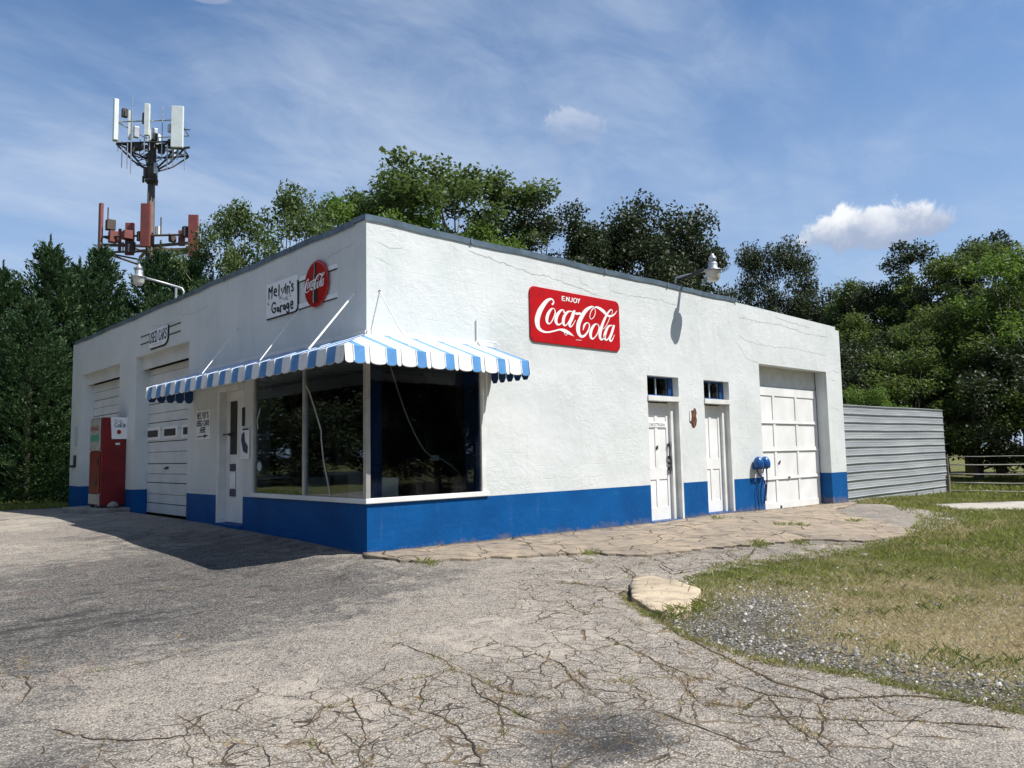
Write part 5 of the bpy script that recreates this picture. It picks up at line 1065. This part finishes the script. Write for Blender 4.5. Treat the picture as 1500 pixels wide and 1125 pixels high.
for s in (0, 3.2, 6.4, 9.6, 12.8): mb = MB(); a, b = FZ(s, -.3), FZ(s, 1.42); mb.tube([a, b], .04, 8); mb.build('post', 'wood', pf)

# ============================================================ CELL TOWER
ct = thing('cell_tower', (8.4, 34.8, 0), 'steel cell tower with white antenna panels on top and red panels below', 'tower')
rv = Vector((.731, -.682, 0)); fv = Vector((.682, .731, 0)); T0 = Vector((8.35, 34.6, 0))
W = lambda u, d, z: T0+rv*u+fv*d+Vector((0, 0, z))
mb = MB(); mb.tube([W(0,0,-.5), W(0,0,10), W(0,0,16.2)], [.30,.24,.185], 14); mb.tube([W(0,0,16.2), W(0,0,18.6)], [.25,.2], 12); mb.build('pole', 'pole', ct, smooth=True)
mb = MB(); mb.lathe([(.2,0),(.34,0),(.34,.12),(.2,.12)], tuple(W(0,0,16.3)), 14); mb.lathe([(.2,0),(.30,0),(.30,.1),(.2,.1)], tuple(W(0,0,17.2)), 14)
for u, d in ((-.4,-.1),(.36,-.2),(.1,.4)): mb.tube([W(u,d,16.25), W(u,d,16.6)], .06, 6)
mb.build('collar', 'dark', ct)
Acorn = [(-1.75, -.3), (1.75, .0), (-.7, 2.4), (.9, 2.5)]
def rail3(z, r_, m, corners, name):
    for i in range(len(corners)): a, b = corners[i], corners[(i+1) % len(corners)]; q = MB(); q.tube([W(*a, z), W(*b, z)], r_, 6); q.build(name, m, ct)
tri = [(-1.75,-.4), (1.65,-.5), (1.3,1.6), (-1.2,1.8)]
rail3(19.55, .035, 'galv', tri, 'platform_rail'); rail3(18.35, .05, 'dark', tri, 'platform_rail')
for (u, d) in tri+[(0,-.45), (-1.5,.7), (1.5,.5)]:
    q = MB(); q.tube([W(0,0,16.8), W(u*.55,d*.55,17.45), W(u,d,18.3)], .05, 6); q.bar(W(0,0,18.3), W(u,d,18.33), .09, .10); q.build('platform_arm', 'dark', ct)
def panel(u, d, z0, z1, wd, dp, ang, m):
    q = MB(); c, s = math.cos(ang), math.sin(ang); a = rv*c+fv*s; b = -rv*s+fv*c; o_ = W(u, d, 0)
    vs = [o_+a*x+b*y+Vector((0,0,z)) for z in (z0, z1) for x, y in ((-wd/2,-dp/2),(wd/2,-dp/2),(wd/2,dp/2),(-wd/2,dp/2))]
    q.add(vs, [(0,3,2,1),(4,5,6,7),(0,1,5,4),(1,2,6,5),(2,3,7,6),(3,0,4,7)]); return q.build('antenna_panel', m, ct, bevel=.02)
for u, d, z0, z1, wd, dp, an, m in ((-1.78,-.5,18.45,20.75,.36,.22,-.9,'panelwhite'),(-.02,-.62,18.65,20.42,.27,.18,.1,'panelwhite'),(1.62,-.62,17.95,20.25,.62,.18,.12,'panelwhite'),(-1.45,.4,18.9,20.5,.26,.16,-1.3,'panelwhite'),(-.95,1.6,18.9,20.0,.28,.16,-1.3,'panelwhite'),(-.55,1.9,18.9,19.8,.3,.16,-1.6,'panelwhite'),(.25,1.9,18.3,19.4,.28,.16,3.0,'panelwhite')): panel(u, d, z0, z1, wd, dp, an, m)
def gearbox(u, d, z0, z1, w_, m, name='radio_unit'):
    q = MB(); a = W(u, d, 0); q.box(a.x-w_/2, a.x+w_/2, a.y-w_/2, a.y+w_/2, z0, z1); q.build(name, m, ct, bevel=.015)
for u, d, z0, z1, w_, m in ((-1.45,-.2,19.9,20.35,.28,'dark'),(-1.0,.2,18.9,19.5,.25,'galv'),(-.25,-.4,19.4,20.0,.22,'dark'),(.2,-.2,18.6,19.2,.26,'galv'),(.28,-.3,18.5,18.9,.22,'dark'),(1.15,-.3,18.95,19.35,.3,'galv'),(1.05,-.1,18.2,18.6,.3,'dark'),(-1.2,.0,18.0,18.5,.3,'dark'),(-.6,-.3,18.0,18.35,.35,'dark'),(.5,0,17.9,18.4,.3,'dark'),(-.28,-.1,16.5,17.1,.2,'dark'),(.24,-.1,16.7,17.3,.22,'galv')): gearbox(u, d, z0, z1, w_, m)
for u, d, z0, z1 in ((-1.68,-.38,17.9,20.4),(.06,-.45,17.9,20.2),(1.62,-.45,17.6,19.9),(-.9,-.5,16.6,20.9),(.75,-.5,17.3,20.35),(-1.45,-.4,17.0,18.4),(-1.1,-.5,16.9,18.3),(-1.3,.3,17.2,20.7),(1.05,-.5,16.75,18.2),(1.35,-.5,17.0,18.2),(1.95,-.4,16.8,18.0),(1.5,-.3,17.4,18.0),(2.0,-.4,17.9,18.1),(-.15,-.6,17.6,18.6),(1.2,.9,18.3,20.0)):
    q = MB(); q.tube([W(u, d, z0), W(u, d, z1)], .028, 6); q.build('whip_mast', 'galv', ct)
q = MB(); q.tube([W(1.5,-.3,18.02), W(2.25,-.5,18.0)], .06, 6); q.tube([W(1.7,-.3,19.1), W(2.25,-.5,18.98)], .03, 6); q.build('bracket_arm', 'dark', ct)
r = random.Random(12)
for k in range(14):
    u0, u1 = r.uniform(-1.7, 1.8), r.uniform(-.3, .3); q = MB(); zA = r.uniform(17.7, 19.2)
    q.tube([W(u0, r.uniform(-.5,.5), zA), W((u0+u1)/2, -.2, zA-r.uniform(.5,.9)), W(u1, -.1, r.uniform(17, 18.2))], .025, 5); q.build('feed_cable', 'black', ct)
# lower, painted array
tr2 = [(-2.3,-.4), (2.55,-.5), (1.9,2.2), (-1.7,2.4)]
rail3(13.2, .06, 'pole', tr2, 'platform_rail'); rail3(12.35, .06, 'pole', tr2, 'platform_rail')
for (u, d) in tr2: q = MB(); q.bar(W(0,0,12.75), W(u,d,12.75), .12, .14); q.bar(W(0,0,11.9), W(u*.9,d*.9,12.3), .08, .08); q.build('platform_arm', 'pole', ct)
for u, d, z0, z1, wd, dp, an in ((-2.42,-.5,12.4,15.0,.28,.16,-.7),(.03,-.62,12.55,14.9,.50,.16,.05),(2.55,-.55,11.95,14.25,.50,.16,.12),(-.95,-.3,12.2,13.95,.44,.2,.1),(1.75,-.1,12.7,13.55,.34,.15,.1),(-1.95,.6,12.6,13.9,.3,.15,-1)): panel(u, d, z0, z1, wd, dp, an, 'panelred')
for u, d, z0, z1, w_, m in ((-1.95,-.4,13.55,14.1,.42,'pole'),(-1.85,-.3,12.9,13.5,.4,'panelred'),(-.95,-.5,13.0,13.45,.5,'panelred'),(-.9,-.3,12.3,12.9,.4,'dark'),(.5,-.2,13.3,13.75,.24,'panelwhite'),(2.1,-.4,13.1,13.65,.34,'dark'),(1.3,-.2,12.9,13.2,.3,'pole'),(-.3,-.5,12.9,13.4,.28,'pole'),(2.6,-.3,11.9,12.3,.4,'pole')): gearbox(u, d, z0, z1, w_, m)
for u, z0, z1 in ((-2.1,13.6,14.8),(-2.35,11.9,12.6),(.75,13.2,14.2),(-1.25,12.3,12.9),(2.95,12.0,13.3),(1.2,12.9,13.3)): q = MB(); q.tube([W(u,-.4,z0), W(u,-.4,z1)], .035, 6); q.build('whip_mast', 'pole', ct)

# ============================================================ TREES
def leaf_quads(Cn, D, size, aspect, rng, up=.35, align=None):
    n = len(Cn)
    if align is None:
        nrm = rng.normal(0, 1, (n, 3)); nrm[:, 2] = np.abs(nrm[:, 2])+up; nrm /= np.linalg.norm(nrm, axis=1)[:, None]; a = rng.normal(0, 1, (n, 3)); a -= nrm*(a*nrm).sum(1)[:, None]; a /= np.linalg.norm(a, axis=1)[:, None]; b = np.cross(nrm, a)
    else:
        a = align/np.linalg.norm(align, axis=1)[:, None]; t = rng.normal(0, 1, (n, 3)); b = np.cross(a, t); b /= np.linalg.norm(b, axis=1)[:, None]
    s = size*rng.uniform(.6, 1.4, n)[:, None]; w_ = s*aspect
    V = np.stack([Cn-a*s*.5, Cn+b*w_*.5-a*s*.05, Cn+a*s*.5, Cn-b*w_*.5+a*s*.05], 1).reshape(-1, 3); return V, np.arange(4*n).reshape(n, 4)
def decid(seed, H, R, base, nl, size, rc=.22, K=60, shell=.75, droop=0, airy=0, limbs=9, sq=1.):
    """tapered trunk with limbs that reach the leaf clumps; clumps spread through an uneven crown"""
    rng = np.random.default_rng(seed); r = random.Random(seed); Cc = []; tries = 0
    hz_ = (H-base)/2; ph = rng.uniform(0, 6.28, 6)
    while len(Cc) < K and tries < 9000:
        tries += 1; d = rng.normal(0, 1, 3); d /= np.linalg.norm(d); q = shell+(1-shell)*rng.uniform(); q *= rng.uniform(.55, 1)**.5 if rng.uniform() < .45 else 1
        az = math.atan2(d[1], d[0]); bump = 1+.16*math.sin(2*az+ph[0])+.13*math.sin(3*az+ph[1]+d[2]*3)+.10*math.sin(5*d[2]+ph[2])
        p = np.array([d[0]*R*bump*q, d[1]*R*bump*q, base+hz_+d[2]*hz_*q*(1 if d[2] > 0 else .95)]); k = rc*R*rng.uniform(.6, 1.35)
        if p[2]+k*.7 > H: p[2] = H-k*.7
        if all(np.linalg.norm(p-c[0]) > .62*min(k, c[1]) for c in Cc): Cc.append((p, k))
    P = []; wts = np.array([c[1]**2 for c in Cc]); wts /= wts.sum(); cnt = (wts*nl).astype(int)
    for (p, k), c in zip(Cc, cnt):
        d = rng.normal(0, 1, (c, 3)); d /= np.linalg.norm(d, axis=1)[:, None]; q = k*(rng.uniform(0, 1, c)**.45)*(1+.25*np.sin(d[:, 0]*5+p[0]*3)*np.sin(d[:, 1]*6+p[1]))
        pts = p+d*q[:, None]*np.array([1.1, 1.1, .78 if not droop else 1.0]); pts[:, 2] -= droop*np.hypot(d[:, 0], d[:, 1])*k*.5; P.append(pts)
    P = np.concatenate(P); V, F = leaf_quads(P, None, size, .55, rng); cm = arrays_mesh('crown', V, F, ['f_mid'])
    mb = MB(); tr = .028*H*.55+.04; ang = r.uniform(0, 6.28); lean = .02*H
    zt = base+(H-base)*.62; tp = [(0, 0, -.5), (lean*.2*math.cos(ang), lean*.2*math.sin(ang), base*.5+.3), (lean*.6*math.cos(ang), lean*.6*math.sin(ang), base+(zt-base)*.4), (lean*math.cos(ang), lean*math.sin(ang), zt)]
    mb.tube(tp, [tr*1.25, tr, tr*.7, tr*.25], 8)
    order = sorted(Cc, key=lambda c: -c[1])[:limbs+K//3]
    for (p, k) in order:
        t = r.uniform(.15, .95); z0 = base*.75+(zt-base*.75)*t*min(1, (p[2]-base*.6)/max(zt-base*.6, .1)); z0 = max(base*.5, min(z0, p[2]-.3)); s = (z0+.5)/(zt+.5); a = (lean*s*math.cos(ang), lean*s*math.sin(ang), z0)
        m = ((a[0]*.4+p[0]*.6)+r.gauss(0, .15), (a[1]*.4+p[1]*.6)+r.gauss(0, .15), a[2]*.5+p[2]*.5+r.gauss(0, .1)); q = tr*(.42*(1-t*.6)); mb.tube([a, m, tuple(p)], [q, q*.55, q*.15], 5)
    me = bpy.data.meshes.new('trunk'); me.from_pydata(mb.v, [], mb.f); me.polygons.foreach_set('use_smooth', [True]*len(me.polygons)); me.materials.append(MT['bark']); me.update()
    return me, cm
def cypress(seed, H=9., R=2.15, nt_=1250, per=27):
    rng = np.random.default_rng(seed); P = []; A = []; ph = rng.uniform(0, 6.28, 5)
    for i in range(nt_):
        t = rng.uniform(0, 1)**1.25; az = rng.uniform(0, 6.28); rr = R*(1-t)**.62*(1+.12*math.sin(3*az+ph[0]+t*9)+.10*math.sin(7*t*3+ph[1]+az*2))*(rng.uniform(.12, 1.0) if rng.uniform() < .38 else rng.uniform(.84, 1.12))+.02
        out_ = np.array([math.cos(az), math.sin(az), 0]); up_ = .55+.9*t; d = out_+np.array([0, 0, up_]); d /= np.linalg.norm(d); L = rng.uniform(.55, 1.25)*(1-.35*t)
        b = np.array([0, 0, -.1+t*(H-.4)])+out_*rr-d*L*.55; c = per; u = rng.uniform(0, 1, c); side = np.cross(d, [0, 0, 1.]); side /= np.linalg.norm(side); w_ = (1-u)*.26*L
        P.append(b+d*(u*L)[:, None]+side*(w_*rng.normal(0, .8, c))[:, None]+rng.normal(0, .035, (c, 3))); A.append(d+rng.normal(0, .38, (c, 3)))
    for k in range(3):       # the leader
        n = 40; u = rng.uniform(0, 1, n); P.append(np.stack([rng.normal(0, .06, n)*(1-u), rng.normal(0, .06, n)*(1-u), H-.9+u*.9], 1)); A.append(np.array([0, 0, 1.])+rng.normal(0, .35, (n, 3)))
    P = np.concatenate(P); A = np.concatenate(A); V, F = leaf_quads(P, None, .155, .30, rng, align=A); cm = arrays_mesh('crown', V, F, ['f_cyp'])
    mb = MB(); mb.tube([(0, 0, -.4), (0, 0, H*.5), (0, 0, H*.93)], [.11, .07, .015], 7)
    r = random.Random(seed)
    for i in range(40): z = r.uniform(.4, H*.8); a = r.uniform(0, 6.28); q = R*(1-z/H)**.72*.75; mb.tube([(0, 0, z), (q*math.cos(a), q*math.sin(a), z+q*.5)], [.02, .006], 4)
    me = bpy.data.meshes.new('trunk'); me.from_pydata(mb.v, [], mb.f); me.materials.append(MT['darkbark']); me.update(); return me, cm
def plant(pair, x, y, H0, H, fol, label, cat, group, rot, name, sxy=None, trunk=None):
    root = bpy.data.objects.new(name, None); col.objects.link(root); root.location = (x, y, gz(x, y)); root.rotation_euler[2] = rot
    k = H/H0; kx = k if sxy is None else sxy; root.empty_display_size = .3
    for nm, me in (('trunk', pair[0]), ('crown', pair[1])):
        o = bpy.data.objects.new(nm, me); o.parent = root; o.scale = (kx, kx, k); col.objects.link(o); o.material_slots[0].link = 'OBJECT'
        o.material_slots[0].material = MT[fol] if nm == 'crown' else MT[trunk or 'bark']
    return tag(root, label, cat, group)
CY = [cypress(101), cypress(102, 9, 2.3), cypress(103, 9, 1.9)]
Dg = {
 'round': decid(201, 14, 4.3, 3.6, 36000, .205, .24, 72),
 'tall': decid(202, 15, 4.0, 4.0, 29000, .18, .18, 84),
 'airy': decid(203, 12, 3.2, 2.5, 15000, .155, .18, 56, .6, droop=.6, limbs=16),
 'clump': decid(204, 15, 3.2, 5.0, 20000, .18, .25, 36, .8, limbs=20),
 'bush': decid(205, 6, 2.6, .3, 15000, .135, .22, 52, .8),
 'full': decid(206, 12, 4.0, .8, 30000, .17, .19, 88, .85),
 'light': decid(207, 12, 3.6, 2.0, 25000, .165, .18, 72, .75, droop=.4),
}
HH = {'round': 14, 'tall': 15, 'airy': 12, 'clump': 15, 'bush': 6, 'full': 12, 'light': 12}
for i, (x, y, h, v, lb) in enumerate([(-1.55,20.2,7.7,1,'dense dark cypress just outside the left edge of the lawn'),(-.58,20.6,7.7,0,'dense dark cypress leftmost in the row behind the garage'),
    (.75,20.7,8.8,0,'tall pointed cypress left of the garage with a ragged feathery tip'),(1.75,21.1,8.3,1,'lower cypress with a slanting tip, left of the cell tower'),(2.55,21.6,9.2,2,'slender cypress in front of the leftmost red antenna panel'),
    (4.46,21.2,9.35,0,'tall cypress standing in front of the cell tower pole'),(5.74,21.4,9.2,2,'cypress in front of the rightmost red antenna panel'),(5.4,19.2,7.9,1,'cypress nearest to the roof edge right of the pale lamp'),
    (-.25,17.9,6.3,1,'low bushy cypress in front of the row at the far left'),(1.0,18.3,5.7,2,'smallest cypress beside the far corner of the garage'),(3.6,18.5,7.0,1,'cypress close behind the far end of the front roof edge')]):
    plant(CY[v], x, y, 9., h, 'f_cyp', lb, 'tree', 'dark cypress trees behind the garage', i*1.3, 'cypress_tree', sxy=(h/9.)*(1.12 if v != 1 else 1.2), trunk='darkbark')
for i, (kind, x, y, h, sx_, fol, lb, grp) in enumerate([
    ('light',6.9,20.9,11.0,.62,'f_mid','airy feathery tree right of the cell tower','trees rising over the roof'),('light',9.4,20.4,12.3,.85,'f_mid','loose green tree left of the roof corner','trees rising over the roof'),('light',12.4,21.0,12.6,.95,'f_light','bright green tree just left of the roof corner','trees rising over the roof'),
    ('light',15.0,19.9,12.6,.95,'f_light','bright green tree directly over the roof corner','trees rising over the roof'),('light',18.2,18.9,12.2,1.05,'f_light','bright green spreading tree right of the roof corner','trees rising over the roof'),
    ('light',13.9,21.8,13.4,.9,'f_mid','mid green tree filling the gap at the roof corner','trees rising over the roof'),('tall',19.4,22.4,17.6,1.36,'f_mid','tallest tree of the picture, above the roof corner','trees rising over the roof'),('tall',23.9,20.9,16.4,1.02,'f_dark','thin feathery tree on the right flank of the tallest one','trees rising over the roof'),('full',22.6,18.6,12.4,.95,'f_dark','dark round tree low behind the red sign','trees rising over the roof'),('light',26.3,20.2,12.2,.8,'f_dark','small feathery dark tree left of the grey lamp group','trees rising over the roof'),
    ('round',31.4,18.6,16.6,.95,'f_dark','broad dark oak behind the side roof edge','dark oaks beyond the side wall'),('round',28.4,19.3,15.1,.72,'f_dark','left flank oak with a ragged crown','dark oaks beyond the side wall'),('round',33.0,17.0,14.6,.62,'f_dark','dark oak behind the grey lamp','dark oaks beyond the side wall'),('full',30.2,17.4,12.0,.95,'f_dark','low dark oak filling the gap above the roof edge','dark oaks beyond the side wall'),
    ('round',42.0,16.7,16.3,.62,'f_dark','solitary open crowned oak right of the grey lamp','dark oaks beyond the side wall'),('round',43.3,14.2,12.3,.8,'f_dark','low dark oak right of the solitary one','dark oaks beyond the side wall'),('full',40.5,12.3,10.3,.7,'f_dark','dark tree just over the rear parapet','dark oaks beyond the side wall'),
    ('light',39.9,10.6,11.2,.8,'f_wood','leftmost green tree of the wood above the garage parapet','trees of the wood at the right'),('round',39.6,8.7,11.3,.7,'f_dark','dark tree of the wood below the small cloud','trees of the wood at the right'),('clump',38.9,6.5,12.9,.85,'f_dark','knobbly dark tree under the right end of the cloud','trees of the wood at the right'),
    ('tall',38.2,4.5,12.4,.85,'f_wood','tall green tree with a flat dark top in the wood','trees of the wood at the right'),('clump',42.5,4.3,13.6,.9,'f_dark','dark topped tree rising highest in the wood','trees of the wood at the right'),('light',33.7,.9,10.2,.95,'f_light','yellow green tree near the right edge of the view','trees of the wood at the right'),('airy',32.4,-1.0,10.0,.95,'f_light','pale feathery tree at the right edge of the view','trees of the wood at the right'),
    ('full',36.0,8.0,8.8,.85,'f_wood','mid height tree behind the corrugated fence, left side','trees of the wood at the right'),('full',35.0,3.2,9.3,.9,'f_wood','broad green tree behind the end of the corrugated fence','trees of the wood at the right'),('full',36.5,-1.5,9.5,.9,'f_wood','broad green tree behind the pipe fence','trees of the wood at the right'),('light',33.2,4.2,8.0,.8,'f_wood','leafy tree standing over the corrugated fence','trees of the wood at the right'),
    ('full',44,7.5,11,.9,'f_dark','far dark tree deep in the wood','trees of the wood at the right'),('full',46,1,11.5,1,'f_dark','far dark tree behind the yellow green one','trees of the wood at the right'),('full',43,-5,11,1,'f_dark','far dark tree beyond the right edge','trees of the wood at the right'),
    ('bush',31.2,6.6,6.9,1.1,'f_dark','dark bushy sapling behind the left end of the corrugated fence','undergrowth along the wood'),('bush',29.8,4.2,5.9,1.0,'f_wood','bushy sapling over the middle of the corrugated fence','undergrowth along the wood'),('bush',30.6,2.0,6.1,1.05,'f_wood','bushy sapling over the right end of the corrugated fence','undergrowth along the wood'),
    ('bush',30.2,-.1,5.9,1.05,'f_dark','dark bushy sapling just right of the corrugated fence','undergrowth along the wood'),('bush',25.6,4.2,3.9,.62,'f_light','small bright bush by the parapet corner over the fence','undergrowth along the wood'),('bush',30.6,-2.2,4.6,1.0,'f_wood','bushy sapling behind the pipe fence','undergrowth along the wood'),('bush',33,-4.0,6,1.1,'f_dark','dark sapling at the right edge behind the pipe fence','undergrowth along the wood'),('bush',34.5,6.5,5,1.1,'f_dark','dark shrub deep behind the corrugated fence','undergrowth along the wood')]):
    plant(Dg[kind], x, y, HH[kind], h, fol, lb, 'tree' if kind != 'bush' else 'bush', grp, i*2.1+.4, 'leafy_tree' if kind != 'bush' else 'bush', sxy=sx_*(h/HH[kind])**.3, trunk='palebark' if kind in ('airy', 'light') else 'bark')
TR = [(-9,30,14),(-14,27,15),(-19,29,15),(-23,24,16),(-26,29,15),(-29,22,16),(-31,16,15),(-33,10,15),(-34,4,14),(-35,-3,14),(-33,-10,14),(-30,-17,13),(-36,22,17),(-17,35,17),(-25,36,17),
    (9,-25,13),(13,-22,14),(17,-26,14),(20,-21,14),(24,-24,15),(28,-20,14),(31,-25,15),(35,-21,14),(5,-28,13),(15,-31,16),(26,-30,16)]
for i, (x, y, h) in enumerate(TR):  # unseen trees that the panes reflect, widened and crowded to block skylight
    kind = ('full', 'full', 'light', 'full')[i % 4]; plant(Dg[kind], x, y, HH[kind], h, 'f_dark', 'unseen green tree mirrored in the shop window panes, enlarged to block skylight', 'tree', 'unseen trees across the road', i*1.7, 'leafy_tree', sxy=h/HH[kind]*1.5)
for i, (x, y) in enumerate([(-8,24),(-11,23),(-14,22),(-17,21),(-20,20),(-23,18),(-25,15),(-27,12),(-28,8),(-29,4),(-29,0),(-29,-5),(6,-20),(9,-19),(12,-18.5),(15,-18),(18,-17.5),(21,-17.5),(24,-17),(27,-17),(30,-17)]):  # unseen bush rows added to close bright gaps in the window reflections
    plant(Dg['bush'], x, y, 6, 4.6+.6*(i % 3), 'f_dark', 'unseen hedge bush added to darken the reflection in the shop window panes', 'bush', 'unseen hedge bushes added across the road', i*1.3, 'bush', sxy=1.15)
